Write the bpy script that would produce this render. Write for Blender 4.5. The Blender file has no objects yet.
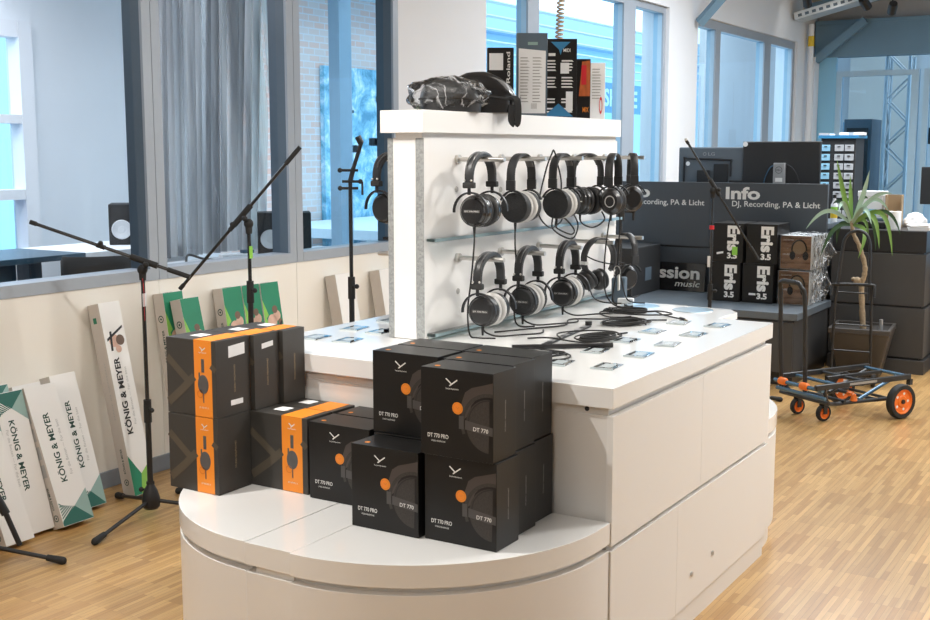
import bpy, bmesh, math, random
from mathutils import Vector, Matrix
random.seed(11)
S = bpy.context.scene
COL = S.collection
R = math.radians
V = Vector

# ------------------------------------------------------------------ materials
def _nodes(name):
    m = bpy.data.materials.new(name); m.use_nodes = True
    nt = m.node_tree; nt.nodes.clear()
    return m, nt, nt.nodes.new('ShaderNodeOutputMaterial')
def pm(name, col, rough=.5, metal=0., noise=None, bump=None, coat=0., spec=.5, emit=None, alpha=1., sheen=0.):
    m, nt, out = _nodes(name); N = nt.nodes; L = nt.links
    b = N.new('ShaderNodeBsdfPrincipled'); L.new(b.outputs[0], out.inputs[0])
    c = (*col, 1)
    b.inputs['Base Color'].default_value = c
    b.inputs['Roughness'].default_value = rough
    b.inputs['Metallic'].default_value = metal
    b.inputs['Coat Weight'].default_value = coat
    b.inputs['Specular IOR Level'].default_value = spec
    b.inputs['Sheen Weight'].default_value = sheen
    b.inputs['Alpha'].default_value = alpha
    tc = N.new('ShaderNodeTexCoord')
    sc, amt = noise or (14., .05)
    t = N.new('ShaderNodeTexNoise'); t.inputs['Scale'].default_value = sc; t.inputs['Detail'].default_value = 3
    L.new(tc.outputs['Object'], t.inputs['Vector'])
    mr = N.new('ShaderNodeMapRange'); mr.inputs[3].default_value = 1-amt; mr.inputs[4].default_value = 1+amt
    L.new(t.outputs['Fac'], mr.inputs[0])
    mx = N.new('ShaderNodeVectorMath'); mx.operation = 'SCALE'; mx.inputs[0].default_value = col
    L.new(mr.outputs[0], mx.inputs['Scale']); L.new(mx.outputs[0], b.inputs['Base Color'])
    if bump:
        t2 = N.new('ShaderNodeTexNoise'); t2.inputs['Scale'].default_value = bump[0]; t2.inputs['Detail'].default_value = 2
        L.new(tc.outputs['Object'], t2.inputs['Vector'])
        bp = N.new('ShaderNodeBump'); bp.inputs['Strength'].default_value = bump[1]; bp.inputs['Distance'].default_value = .01
        L.new(t2.outputs['Fac'], bp.inputs['Height']); L.new(bp.outputs[0], b.inputs['Normal'])
    if emit:
        b.inputs['Emission Color'].default_value = (*emit[0], 1); b.inputs['Emission Strength'].default_value = emit[1]
    return m
def glass(name, tint=(.9, .96, 1), refl=1., rough=0.0, ior=1.45, bump=None, painted_glints=0.):
    m, nt, out = _nodes(name); N = nt.nodes; L = nt.links
    tr = N.new('ShaderNodeBsdfTransparent'); tr.inputs[0].default_value = (*tint, 1)
    gl = N.new('ShaderNodeBsdfGlossy'); gl.inputs['Roughness'].default_value = rough
    fr = N.new('ShaderNodeFresnel'); fr.inputs[0].default_value = ior
    mu = N.new('ShaderNodeMath'); mu.operation = 'MULTIPLY'; mu.inputs[1].default_value = refl; mu.use_clamp = True
    mx = N.new('ShaderNodeMixShader')
    L.new(fr.outputs[0], mu.inputs[0]); L.new(mu.outputs[0], mx.inputs[0])
    L.new(tr.outputs[0], mx.inputs[1]); L.new(gl.outputs[0], mx.inputs[2]); L.new(mx.outputs[0], out.inputs[0])
    if painted_glints:
        df = N.new('ShaderNodeBsdfDiffuse'); df.inputs[0].default_value = (.85, .87, .9, 1); m3 = N.new('ShaderNodeMixShader')  # thin white streaks painted as highlights on the crumpled plastic
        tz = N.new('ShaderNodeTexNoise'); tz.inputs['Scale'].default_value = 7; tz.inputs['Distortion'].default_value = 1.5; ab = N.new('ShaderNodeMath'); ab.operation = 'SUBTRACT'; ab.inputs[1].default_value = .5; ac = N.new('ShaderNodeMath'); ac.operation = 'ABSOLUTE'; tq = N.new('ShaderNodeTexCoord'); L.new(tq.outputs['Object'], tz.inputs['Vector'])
        rz_ = N.new('ShaderNodeMapRange'); rz_.inputs[1].default_value = 0; rz_.inputs[2].default_value = .035; rz_.inputs[3].default_value = min(1, painted_glints*4.5); rz_.inputs[4].default_value = painted_glints*.2
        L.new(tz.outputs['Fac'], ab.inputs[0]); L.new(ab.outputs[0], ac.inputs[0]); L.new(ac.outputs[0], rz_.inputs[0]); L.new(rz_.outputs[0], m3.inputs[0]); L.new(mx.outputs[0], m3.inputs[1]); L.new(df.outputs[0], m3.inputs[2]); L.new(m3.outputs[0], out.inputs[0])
    if bump:
        tc = N.new('ShaderNodeTexCoord')
        t2 = N.new('ShaderNodeTexNoise'); t2.inputs['Scale'].default_value = bump[0]; t2.inputs['Detail'].default_value = 1; t2.inputs['Distortion'].default_value = 1.2
        L.new(tc.outputs['Object'], t2.inputs['Vector'])
        bp = N.new('ShaderNodeBump'); bp.inputs['Strength'].default_value = bump[1]; bp.inputs['Distance'].default_value = .03
        L.new(t2.outputs['Fac'], bp.inputs['Height']); L.new(bp.outputs[0], gl.inputs['Normal']); L.new(bp.outputs[0], fr.inputs['Normal'])
    return m
def sheer(name, col, fac):
    """pleated see-through cloth: vertical streaks vary its density, dark ones paint shade in the folds"""
    m, nt, out = _nodes(name); N = nt.nodes; L = nt.links
    tr = N.new('ShaderNodeBsdfTransparent'); d = N.new('ShaderNodeBsdfDiffuse'); t = N.new('ShaderNodeBsdfTranslucent')
    a = N.new('ShaderNodeMixShader'); a.inputs[0].default_value = .4
    b = N.new('ShaderNodeMixShader')
    tc = N.new('ShaderNodeTexCoord'); mp = N.new('ShaderNodeMapping'); mp.inputs['Scale'].default_value = (4, 34, .35); w = N.new('ShaderNodeTexNoise'); w.inputs['Scale'].default_value = 1; w.inputs['Detail'].default_value = 3
    L.new(tc.outputs['Object'], mp.inputs[0]); L.new(mp.outputs[0], w.inputs['Vector'])
    mr = N.new('ShaderNodeMapRange'); mr.inputs[1].default_value = .3; mr.inputs[2].default_value = .7; mr.inputs[3].default_value = fac-.25; mr.inputs[4].default_value = min(1, fac+.25)
    L.new(w.outputs['Fac'], mr.inputs[0]); L.new(mr.outputs[0], b.inputs[0])
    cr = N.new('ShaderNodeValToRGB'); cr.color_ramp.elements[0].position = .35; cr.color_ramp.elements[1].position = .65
    cr.color_ramp.elements[0].color = (*[c*.35 for c in col], 1); cr.color_ramp.elements[1].color = (*[min(1, c*1.25) for c in col], 1)  # dark and light streaks put the fold shading into the cloth colour
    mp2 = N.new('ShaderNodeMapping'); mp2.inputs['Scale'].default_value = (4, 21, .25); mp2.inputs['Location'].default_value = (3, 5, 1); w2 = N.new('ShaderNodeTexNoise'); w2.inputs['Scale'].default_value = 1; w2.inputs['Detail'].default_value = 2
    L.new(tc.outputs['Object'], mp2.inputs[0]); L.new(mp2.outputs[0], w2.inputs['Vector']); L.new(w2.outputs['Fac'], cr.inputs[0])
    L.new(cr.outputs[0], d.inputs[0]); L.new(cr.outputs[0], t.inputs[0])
    L.new(d.outputs[0], a.inputs[1]); L.new(t.outputs[0], a.inputs[2])
    L.new(tr.outputs[0], b.inputs[1]); L.new(a.outputs[0], b.inputs[2]); L.new(b.outputs[0], out.inputs[0])
    return m
def floor_mat():
    m, nt, out = _nodes('oak_strip_parquet'); N = nt.nodes; L = nt.links
    b = N.new('ShaderNodeBsdfPrincipled'); L.new(b.outputs[0], out.inputs[0])
    tc = N.new('ShaderNodeTexCoord')
    mp = N.new('ShaderNodeMapping'); mp.inputs['Rotation'].default_value = (0, 0, R(90))
    L.new(tc.outputs['Object'], mp.inputs['Vector'])
    br = N.new('ShaderNodeTexBrick'); br.offset = .37; br.offset_frequency = 2; br.squash = 1.
    br.inputs['Color1'].default_value = (.57, .36, .15, 1); br.inputs['Color2'].default_value = (.38, .21, .075, 1)
    br.inputs['Mortar'].default_value = (.25, .14, .06, 1)
    br.inputs['Scale'].default_value = 1; br.inputs['Mortar Size'].default_value = .0006; br.inputs['Mortar Smooth'].default_value = .4
    br.inputs['Bias'].default_value = -.1
    br.inputs['Brick Width'].default_value = .26; br.inputs['Row Height'].default_value = .021
    L.new(mp.outputs[0], br.inputs['Vector'])
    # grain
    mp2 = N.new('ShaderNodeMapping'); mp2.inputs['Scale'].default_value = (90, 4, 1)
    L.new(tc.outputs['Object'], mp2.inputs['Vector'])
    t = N.new('ShaderNodeTexNoise'); t.inputs['Scale'].default_value = 1; t.inputs['Detail'].default_value = 4
    L.new(mp2.outputs[0], t.inputs['Vector'])
    mr = N.new('ShaderNodeMapRange'); mr.inputs[3].default_value = .72; mr.inputs[4].default_value = 1.3
    L.new(t.outputs['Fac'], mr.inputs[0])
    # large plank-bundle variation
    br2 = N.new('ShaderNodeTexBrick'); br2.offset = .5
    br2.inputs['Color1'].default_value = (1.08, 1.06, 1.02, 1); br2.inputs['Color2'].default_value = (.86, .84, .8, 1); br2.inputs['Mortar'].default_value = (.8, .76, .7, 1)
    br2.inputs['Scale'].default_value = 1; br2.inputs['Mortar Size'].default_value = .0008
    br2.inputs['Brick Width'].default_value = .52; br2.inputs['Row Height'].default_value = .168
    L.new(mp.outputs[0], br2.inputs['Vector'])
    m1 = N.new('ShaderNodeVectorMath'); m1.operation = 'MULTIPLY'; L.new(br.outputs[0], m1.inputs[0]); L.new(br2.outputs[0], m1.inputs[1])
    m2 = N.new('ShaderNodeVectorMath'); m2.operation = 'SCALE'; L.new(m1.outputs[0], m2.inputs[0]); L.new(mr.outputs[0], m2.inputs['Scale'])
    L.new(m2.outputs[0], b.inputs['Base Color'])
    b.inputs['Roughness'].default_value = .33; b.inputs['Specular IOR Level'].default_value = .5
    b.inputs['Coat Weight'].default_value = .25; b.inputs['Coat Roughness'].default_value = .22
    bp = N.new('ShaderNodeBump'); bp.inputs['Strength'].default_value = .12; bp.inputs['Distance'].default_value = .004
    L.new(t.outputs['Fac'], bp.inputs['Height']); L.new(bp.outputs[0], b.inputs['Normal'])
    return m
def brick_mat():
    m, nt, out = _nodes('pale_brick'); N = nt.nodes; L = nt.links
    b = N.new('ShaderNodeBsdfPrincipled'); L.new(b.outputs[0], out.inputs[0])
    tc = N.new('ShaderNodeTexCoord'); mp = N.new('ShaderNodeMapping'); mp.inputs['Rotation'].default_value = (R(90), 0, R(90))
    sx = N.new('ShaderNodeSeparateXYZ'); cx = N.new('ShaderNodeCombineXYZ')
    L.new(tc.outputs['Object'], sx.inputs[0]); L.new(sx.outputs[1], cx.inputs[0]); L.new(sx.outputs[2], cx.inputs[1])
    br = N.new('ShaderNodeTexBrick'); br.offset = .5
    br.inputs['Color1'].default_value = (.72, .50, .43, 1); br.inputs['Color2'].default_value = (.66, .60, .58, 1); br.inputs['Mortar'].default_value = (.66, .66, .68, 1)
    br.inputs['Scale'].default_value = 1; br.inputs['Mortar Size'].default_value = .007; br.inputs['Brick Width'].default_value = .17; br.inputs['Row Height'].default_value = .065
    L.new(cx.outputs[0], br.inputs['Vector']); L.new(br.outputs[0], b.inputs['Base Color']); b.inputs['Roughness'].default_value = .9
    return m
def mural_mat():
    m, nt, out = _nodes('weathered_blue_paint'); N = nt.nodes; L = nt.links
    b = N.new('ShaderNodeBsdfPrincipled'); L.new(b.outputs[0], out.inputs[0]); b.inputs['Roughness'].default_value = .7
    tc = N.new('ShaderNodeTexCoord'); t = N.new('ShaderNodeTexNoise'); t.inputs['Scale'].default_value = 5; t.inputs['Detail'].default_value = 8; t.inputs['Roughness'].default_value = .7; t.inputs['Distortion'].default_value = .6
    L.new(tc.outputs['Object'], t.inputs['Vector'])
    cr = N.new('ShaderNodeValToRGB'); e = cr.color_ramp.elements
    e[0].position = .36; e[0].color = (.07, .27, .42, 1); e[1].position = .66; e[1].color = (.75, .9, 1, 1)
    k = e.new(.5); k.color = (.22, .52, .72, 1)
    L.new(t.outputs['Fac'], cr.inputs[0]); L.new(cr.outputs[0], b.inputs['Base Color'])
    bp = N.new('ShaderNodeBump'); bp.inputs['Strength'].default_value = .5; L.new(t.outputs['Fac'], bp.inputs['Height']); L.new(bp.outputs[0], b.inputs['Normal'])
    return m
def galv_mat():
    m, nt, out = _nodes('galvanised_steel'); N = nt.nodes; L = nt.links
    b = N.new('ShaderNodeBsdfPrincipled'); L.new(b.outputs[0], out.inputs[0]); b.inputs['Roughness'].default_value = .5; b.inputs['Metallic'].default_value = .35
    tc = N.new('ShaderNodeTexCoord'); t = N.new('ShaderNodeTexVoronoi'); t.inputs['Scale'].default_value = 140
    L.new(tc.outputs['Object'], t.inputs['Vector'])
    cr = N.new('ShaderNodeValToRGB'); cr.color_ramp.elements[0].color = (.30, .31, .31, 1); cr.color_ramp.elements[1].color = (.42, .44, .44, 1)
    sp = N.new('ShaderNodeSeparateXYZ'); L.new(t.outputs['Color'], sp.inputs[0]); L.new(sp.outputs[0], cr.inputs[0]); L.new(cr.outputs[0], b.inputs['Base Color'])
    return m
def wood_pic_mat():
    m, nt, out = _nodes('printed_wood_picture'); N = nt.nodes; L = nt.links
    b = N.new('ShaderNodeBsdfPrincipled'); L.new(b.outputs[0], out.inputs[0]); b.inputs['Roughness'].default_value = .25
    tc = N.new('ShaderNodeTexCoord'); mp = N.new('ShaderNodeMapping'); mp.inputs['Scale'].default_value = (3, 3, 22); L.new(tc.outputs['Object'], mp.inputs[0])
    t = N.new('ShaderNodeTexNoise'); t.inputs['Scale'].default_value = 1.5; t.inputs['Detail'].default_value = 5; L.new(mp.outputs[0], t.inputs['Vector'])
    cr = N.new('ShaderNodeValToRGB'); cr.color_ramp.elements[0].position = .3; cr.color_ramp.elements[0].color = (.12, .06, .035, 1); cr.color_ramp.elements[1].position = .72; cr.color_ramp.elements[1].color = (.60, .36, .22, 1)
    L.new(t.outputs['Fac'], cr.inputs[0]); L.new(cr.outputs[0], b.inputs['Base Color'])
    return m
def stripe_mat(name, c1, c2, scale, axis):
    m, nt, out = _nodes(name); N = nt.nodes; L = nt.links
    b = N.new('ShaderNodeBsdfPrincipled'); L.new(b.outputs[0], out.inputs[0]); b.inputs['Roughness'].default_value = .6
    tc = N.new('ShaderNodeTexCoord'); w = N.new('ShaderNodeTexWave'); w.bands_direction = axis; w.inputs['Scale'].default_value = scale; w.inputs['Distortion'].default_value = 0
    L.new(tc.outputs['Object'], w.inputs['Vector'])
    cr = N.new('ShaderNodeValToRGB'); cr.color_ramp.elements[0].color = (*c1, 1); cr.color_ramp.elements[1].color = (*c2, 1); cr.color_ramp.elements[0].position = .45; cr.color_ramp.elements[1].position = .55
    L.new(w.outputs['Fac'], cr.inputs[0]); L.new(cr.outputs[0], b.inputs['Base Color'])
    return m

M = {}
M['floor'] = floor_mat(); M['brick'] = brick_mat(); M['mural'] = mural_mat(); M['galv'] = galv_mat(); M['woodpic'] = wood_pic_mat()
M['white_gloss'] = pm('white_lacquer_worktop', (.86, .86, .85), .16, coat=.3, noise=(3, .01))
M['white'] = pm('white_lacquer', (.82, .81, .795), .3, noise=(3, .012))
M['white_edge'] = pm('white_edge', (.78, .765, .74), .4, noise=(4, .015))
M['recess'] = pm('grey_recess', (.42, .41, .39), .5)
M['cream'] = pm('cream_wall_panel', (.80, .765, .70), .5, noise=(2, .02))
M['wallwhite'] = pm('white_plaster', (.80, .82, .85), .8, noise=(3, .02))
M['studio'] = pm('studio_wall', (.80, .83, .86), .8, noise=(2, .04))
M['studiofloor'] = pm('studio_floor', (.4, .42, .45), .6)
M['silver'] = pm('silver_frame', (.36, .40, .45), .45, metal=.1, noise=(20, .03))
M['slate'] = pm('slate_frame', (.10, .14, .18), .45)
M['bluegrey'] = pm('blue_grey_frame', (.42, .60, .74), .45)
M['baseboard'] = pm('grey_baseboard', (.22, .25, .29), .55)
M['ceil'] = pm('grey_ceiling', (.42, .42, .42), .8)
M['beam'] = pm('blue_grey_beam', (.16, .28, .38), .55, noise=(2, .12))
M['glass'] = glass('clear_glass', (.90, .96, 1.), .7)
M['glassblue'] = glass('blue_tinted_glass', (.70, .89, 1.), .5)
M['glassfar'] = glass('partition_glass', (.55, .78, .93), .5)
M['shelfglass'] = glass('shelf_glass', (.62, .74, .75), 1.4)
M['bag'] = glass('clear_plastic_bag', (.95, .955, .96), 1.5, .06, 1.35, bump=(8, .5), painted_glints=.10)
M['wrap'] = glass('clear_plastic_wrap', (.93, .95, .96), 1.6, .1, 1.4, bump=(14, .8), painted_glints=.16)
M['card'] = glass('clear_acrylic', (.93, .96, .98), 2.0, .03)
M['shelfedge'] = pm('shelf_edge_glass', (.22, .31, .33), .15)
M['clearfilm'] = glass('clear_film', (.95, .96, .97), 1.2, .05, 1.35, bump=(10, .5))
M['cardedge'] = pm('acrylic_edge', (.50, .56, .58), .2)
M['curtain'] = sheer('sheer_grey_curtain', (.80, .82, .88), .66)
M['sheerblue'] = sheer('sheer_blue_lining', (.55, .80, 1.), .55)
M['steel'] = pm('brushed_steel', (.62, .60, .57), .28, metal=.9)
M['chrome'] = pm('chrome', (.75, .75, .76), .12, metal=1.)
M['black'] = pm('black_powder_coat', (.014, .014, .016), .4)
M['blackgloss'] = pm('black_gloss_plastic', (.012, .012, .013), .18, coat=.4)
M['blackmat'] = pm('black_matt', (.02, .021, .023), .65)
M['rubber'] = pm('black_rubber', (.018, .018, .018), .75)
M['leather'] = pm('black_leatherette', (.022, .023, .025), .38, bump=(90, .15))
M['cup'] = pm('black_cup_shell', (.017, .017, .018), .3)
M['grille'] = pm('dark_grille_cloth', (.025, .026, .028), .75, noise=(180, .35), bump=(220, .4))
M['velour'] = pm('light_grey_velour', (.62, .61, .59), .95, noise=(120, .08), sheen=.4)
M['pad'] = pm('black_ear_pad', (.02, .02, .021), .5)
M['ring'] = pm('pale_ring', (.7, .7, .68), .35)
M['print'] = pm('white_print', (.80, .80, .78), .5)
M['printgrey'] = pm('grey_print', (.33, .33, .32), .5)
M['gold'] = pm('gold_print', (.36, .28, .16), .5)
M['dtbox'] = pm('black_carton', (.0085, .0082, .008), .36, noise=(4, .08), spec=.4)
M['dtpic'] = pm('dark_brown_picture', (.058, .046, .041), .4, noise=(5, .25))
M['dtcup'] = pm('dark_cup_picture', (.036, .030, .027), .55, noise=(220, .55))
M['dtband'] = pm('charcoal_picture', (.012, .011, .011), .4)
M['dtgrey'] = pm('grey_picture', (.07, .066, .064), .35)
M['brownbox'] = pm('anthracite_carton', (.040, .037, .033), .5, noise=(60, .06))
M['brownlogo'] = pm('bronze_print', (.085, .070, .050), .5)
M['orange'] = pm('orange_print', (.86, .27, .022), .45, noise=(9, .05))
M['orangedark'] = pm('dark_orange_print', (.70, .19, .02), .45)
M['label'] = pm('white_paper_label', (.78, .79, .8), .6)
M['picgrey'] = pm('grey_headphone_print', (.09, .085, .085), .4, noise=(30, .3))
M['kmwhite'] = pm('white_carton', (.80, .79, .77), .5, noise=(3, .02))
M['kmside'] = pm('pale_grey_carton', (.60, .55, .50), .55, noise=(4, .03))
M['kmgreen'] = pm('deep_green_print', (.015, .22, .115), .5)
M['kmdark'] = pm('dark_green_print', (.02, .13, .105), .5)
M['kmmid'] = pm('sage_print', (.28, .42, .39), .5)
M['kmlight'] = pm('lime_green_print', (.25, .52, .09), .5)
M['kmtext'] = pm('green_black_text', (.010, .05, .036), .5)
M['kmgrey'] = pm('light_grey_print', (.42, .42, .41), .5)
M['skin'] = pm('skin_print', (.62, .40, .31), .55, noise=(25, .3))
M['hair'] = pm('brown_print', (.16, .10, .07), .55, noise=(25, .3))
M['carton'] = pm('kraft_carton', (.42, .30, .18), .7)
M['desk'] = pm('anthracite_desk', (.060, .070, .082), .42, noise=(6, .04))
M['deskbrown'] = pm('warm_anthracite', (.056, .056, .057), .45, noise=(6, .05))
M['desktop'] = pm('grey_desk_top', (.12, .145, .17), .32)
M['deskdark'] = pm('black_desk_top', (.018, .018, .02), .35)
M['monitor'] = pm('monitor_shell', (.016, .017, .019), .4)
M['mongrey'] = pm('grey_monitor_shell', (.11, .135, .16), .4)
M['stand_silver'] = pm('silver_stand', (.35, .36, .37), .35, metal=.4)
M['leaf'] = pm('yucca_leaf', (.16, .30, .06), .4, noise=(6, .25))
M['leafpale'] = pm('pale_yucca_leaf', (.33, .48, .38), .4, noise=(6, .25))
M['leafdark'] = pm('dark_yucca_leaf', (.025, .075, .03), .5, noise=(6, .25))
M['trunk'] = pm('yucca_trunk', (.33, .25, .16), .8, noise=(45, .4), bump=(60, .8))
M['soil'] = pm('soil', (.02, .016, .013), .9)
M['pot'] = pm('graphite_pot', (.060, .054, .050), .38)
M['cartblue'] = pm('blue_sheen_tube', (.085, .17, .26), .25, metal=.4)
M['cartblack'] = pm('cart_tube', (.016, .018, .021), .35)
M['orangeplastic'] = pm('orange_plastic', (.85, .19, .02), .4)
M['red'] = pm('red_band', (.65, .02, .03), .5)
M['skyblue'] = pm('blue_facade', (.28, .58, .80), .7, noise=(.6, .06))
M['skyblue2'] = pm('pale_blue_facade', (.36, .62, .82), .7, noise=(.6, .05))
M['roofblue'] = pm('blue_grey_roof', (.30, .50, .66), .7)
M['sign'] = pm('blue_sign', (.03, .20, .40), .5)
M['ground'] = pm('pale_paving', (.5, .54, .58), .9)
M['ledge'] = pm('pale_ledge', (.60, .74, .84), .6)
M['led'] = pm('blue_led', (.05, .1, .6), .4, emit=((.1, .25, 1), 6))
M['lamp'] = pm('lamp_lens', (1, 1, 1), .4, emit=((1, .97, .9), 40))
M['cone'] = pm('pale_speaker_cone', (.72, .74, .76), .4)
M['darkblue'] = pm('dark_blue_desk', (.03, .08, .13), .4)
M['cord'] = pm('ivory_cord', (.55, .45, .32), .55)
M['drawerpale'] = pm('pale_drawer', (.45, .47, .5), .35)
M['drawerblue'] = pm('light_blue_drawer', (.30, .58, .78), .35)
M['green'] = pm('bright_green_tag', (.28, .62, .08), .5)
M['paper'] = pm('white_paper', (.88, .89, .9), .7)
M['disc'] = pm('blue_reflection_paint', (.55, .72, .85), .12, metal=.4)
M['truss'] = pm('aluminium_truss', (.68, .72, .75), .35, metal=.5)
M['yellow'] = pm('yellow_tag', (.8, .55, .03), .5)
M['flame'] = pm('fiery_print', (.5, .12, .03), .45, noise=(20, .6))

# ------------------------------------------------------------------ mesh helper
def frame(o, right, up):
    r = V(right).normalized(); u = V(up).normalized(); n = r.cross(u)
    return Matrix(((r.x, u.x, n.x, o[0]), (r.y, u.y, n.y, o[1]), (r.z, u.z, n.z, o[2]), (0, 0, 0, 1)))
class MB:
    def __init__(s): s.bm = bmesh.new(); s.mi = 0
    def vs(s, pts, Mx=None): return [s.bm.verts.new((Mx @ V(p)) if Mx else V(p)) for p in pts]
    def f(s, vs):
        try: fc = s.bm.faces.new(vs); fc.material_index = s.mi; return fc
        except ValueError: return None
    def box(s, x0, x1, y0, y1, z0, z1, Mx=None, taper=None):
        a = [(x0, y0, z0), (x1, y0, z0), (x1, y1, z0), (x0, y1, z0)]; b = [(x0, y0, z1), (x1, y0, z1), (x1, y1, z1), (x0, y1, z1)]
        if taper:
            cx, cy = (x0+x1)/2, (y0+y1)/2
            a = [(cx+(p[0]-cx)*taper, cy+(p[1]-cy)*taper, p[2]) for p in a]
        v = s.vs(a+b, Mx)
        for q in ((3, 2, 1, 0), (4, 5, 6, 7), (0, 1, 5, 4), (1, 2, 6, 5), (2, 3, 7, 6), (3, 0, 4, 7)): s.f([v[i] for i in q])
        return s
    def prism(s, pts, z0, z1, Mx=None):
        a = s.vs([(x, y, z0) for x, y in pts], Mx); b = s.vs([(x, y, z1) for x, y in pts], Mx); n = len(pts)
        s.f(a[::-1]); s.f(b)
        for i in range(n): j = (i+1) % n; s.f([a[i], a[j], b[j], b[i]])
        return s
    def poly(s, pts, Mx=None): s.f(s.vs(pts, Mx)); return s
    def lathe(s, prof, Mx=None, n=24, a0=0, a1=2*math.pi):
        full = abs(a1-a0-2*math.pi) < 1e-6; k = n if full else n+1
        rings = []
        for r, z in prof:
            if r < 1e-6: rings.append(s.vs([(0, 0, z)], Mx))
            else: rings.append(s.vs([(r*math.cos(a0+(a1-a0)*i/n), r*math.sin(a0+(a1-a0)*i/n), z) for i in range(k)], Mx))
        for A, B in zip(rings, rings[1:]):
            for i in range(n):
                j = (i+1) % k
                if len(A) == 1 and len(B) == 1: break
                if len(A) == 1: s.f([A[0], B[j], B[i]])
                elif len(B) == 1: s.f([A[i], A[j], B[0]])
                else: s.f([A[i], A[j], B[j], B[i]])
        return s
    def cyl(s, p0, p1, r0, r1=None, n=16, caps=True):
        r1 = r0 if r1 is None else r1
        d = V(p1)-V(p0); L = d.length
        Mx = Matrix.Translation(V(p0)) @ d.to_track_quat('Z', 'Y').to_matrix().to_4x4()
        return s.lathe(([(0, 0)] if caps else [])+[(r0, 0), (r1, L)]+([(0, L)] if caps else []), Mx, n)
    def ball(s, c, r, n=14, sc=(1, 1, 1), Mx=None):
        m = 8; T = Matrix.Translation(V(c)) @ Matrix.Diagonal((*sc, 1))
        if Mx: T = Mx @ T
        return s.lathe([(r*math.sin(math.pi*i/m), -r*math.cos(math.pi*i/m)) for i in range(m+1)], T, n)
    def sweep(s, pts, sec, side=None, closed=False, caps=True, scale=None):
        pts = [V(p) for p in pts]; n = len(pts); rings = []
        prev = None
        for i, p in enumerate(pts):
            if closed: t = (pts[(i+1) % n]-pts[i-1])
            else: t = pts[min(i+1, n-1)]-pts[max(i-1, 0)]
            t.normalize()
            if side is not None: a = V(side)
            else:
                a = prev if prev is not None else (V((0, 0, 1)) if abs(t.z) < .9 else V((1, 0, 0)))
            a = (a - t*a.dot(t))
            if a.length < 1e-5: a = V((1, 0, 0)).cross(t)
            a.normalize(); prev = a; b = t.cross(a)
            k = scale[i] if scale else 1.
            rings.append([s.bm.verts.new(p+a*(x*k)+b*(y*k)) for x, y in sec])
        m = len(sec)
        for i in range(n if closed else n-1):
            A = rings[i]; B = rings[(i+1) % n]
            for j in range(m): s.f([A[j], A[(j+1) % m], B[(j+1) % m], B[j]])
        if not closed and caps: s.f(rings[0][::-1]); s.f(rings[-1])
        return s
    def tube(s, pts, r, n=8, closed=False, scale=None):
        return s.sweep(pts, [(r*math.cos(2*math.pi*i/n), r*math.sin(2*math.pi*i/n)) for i in range(n)], None, closed, True, scale)
    def ribbon(s, pts, w, t, side, rnd=True, scale=None):
        h, k = w/2, t/2
        if rnd: sec = [(-h, -k*.3), (-h*.85, -k), (h*.85, -k), (h, -k*.3), (h, k*.3), (h*.85, k), (-h*.85, k), (-h, k*.3)]
        else: sec = [(-h, -k), (h, -k), (h, k), (-h, k)]
        return s.sweep(pts, sec, side, scale=scale)
    def build(s, name, mats, parent=None, smooth=False, bevel=0., angle=35):
        bmesh.ops.recalc_face_normals(s.bm, faces=s.bm.faces)
        if bevel:
            es = [e for e in s.bm.edges if len(e.link_faces) == 2 and e.calc_face_angle(0) > R(50)]
            bmesh.ops.bevel(s.bm, geom=es, offset=bevel, segments=2, profile=.5, affect='EDGES', clamp_overlap=True)
        me = bpy.data.meshes.new(name); s.bm.to_mesh(me); s.bm.free()
        for m in (mats if isinstance(mats, (list, tuple)) else [mats]): me.materials.append(m)
        if smooth or bevel:
            for p in me.polygons: p.use_smooth = True
            me.set_sharp_from_angle(angle=R(angle if not bevel else 22))
        o = bpy.data.objects.new(name, me); COL.objects.link(o)
        if parent: o.parent = parent
        return o
def tag(o, label=None, cat=None, group=None, kind=None):
    if label: o['label'] = label
    if cat: o['category'] = cat
    if group: o['group'] = group
    if kind: o['kind'] = kind
    return o
def thing(name, label, cat, loc=(0, 0, 0), rz=0., group=None):
    o = bpy.data.objects.new(name, None); COL.objects.link(o); o.empty_display_size = .05
    o.location = loc; o.rotation_euler = (0, 0, rz)
    return tag(o, label, cat, group)
def struct(o): o['kind'] = 'structure'; return o
def dup(root, loc=None, rz=None, label=None, group=None, skip=()):
    r = root.copy(); COL.objects.link(r)
    if loc is not None: r.location = loc
    if rz is not None: r.rotation_euler = (0, 0, rz)
    if label: r['label'] = label
    if group: r['group'] = group
    def rec(a, b):
        for ch in list(a.children):
            if ch.name.split('.')[0] in skip: continue
            c = ch.copy(); COL.objects.link(c); c.parent = b; rec(ch, c)
    rec(root, r)
    return r
_tc = {}
def glyphs(body, bold):
    k = (body, bold)
    if k not in _tc:
        cu = bpy.data.curves.new('lettering', 'FONT'); cu.body = body; cu.offset = bold; cu.resolution_u = 3
        o = bpy.data.objects.new('lettering', cu); COL.objects.link(o)
        dg = bpy.context.evaluated_depsgraph_get(); dg.update()
        me = bpy.data.meshes.new_from_object(o.evaluated_get(dg))
        vs = [v.co.copy() for v in me.vertices]; fs = [tuple(p.vertices) for p in me.polygons]
        bpy.data.objects.remove(o); bpy.data.curves.remove(cu); bpy.data.meshes.remove(me)
        x0 = min(v.x for v in vs); x1 = max(v.x for v in vs); y0 = min(v.y for v in vs); y1 = max(v.y for v in vs)
        _tc[k] = ([((v.x-x0)/(x1-x0), (v.y-y0)/(y1-y0)) for v in vs], fs)
    return _tc[k]
def put_text(b, body, Mx, x0, y0, w, h, bold=0., shear=0.):
    vs, fs = glyphs(body, bold)
    v = b.vs([(x0+x*w+y*h*shear, y0+y*h, 0) for x, y in vs], Mx)
    for f in fs: b.f([v[i] for i in f])
    return b
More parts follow.
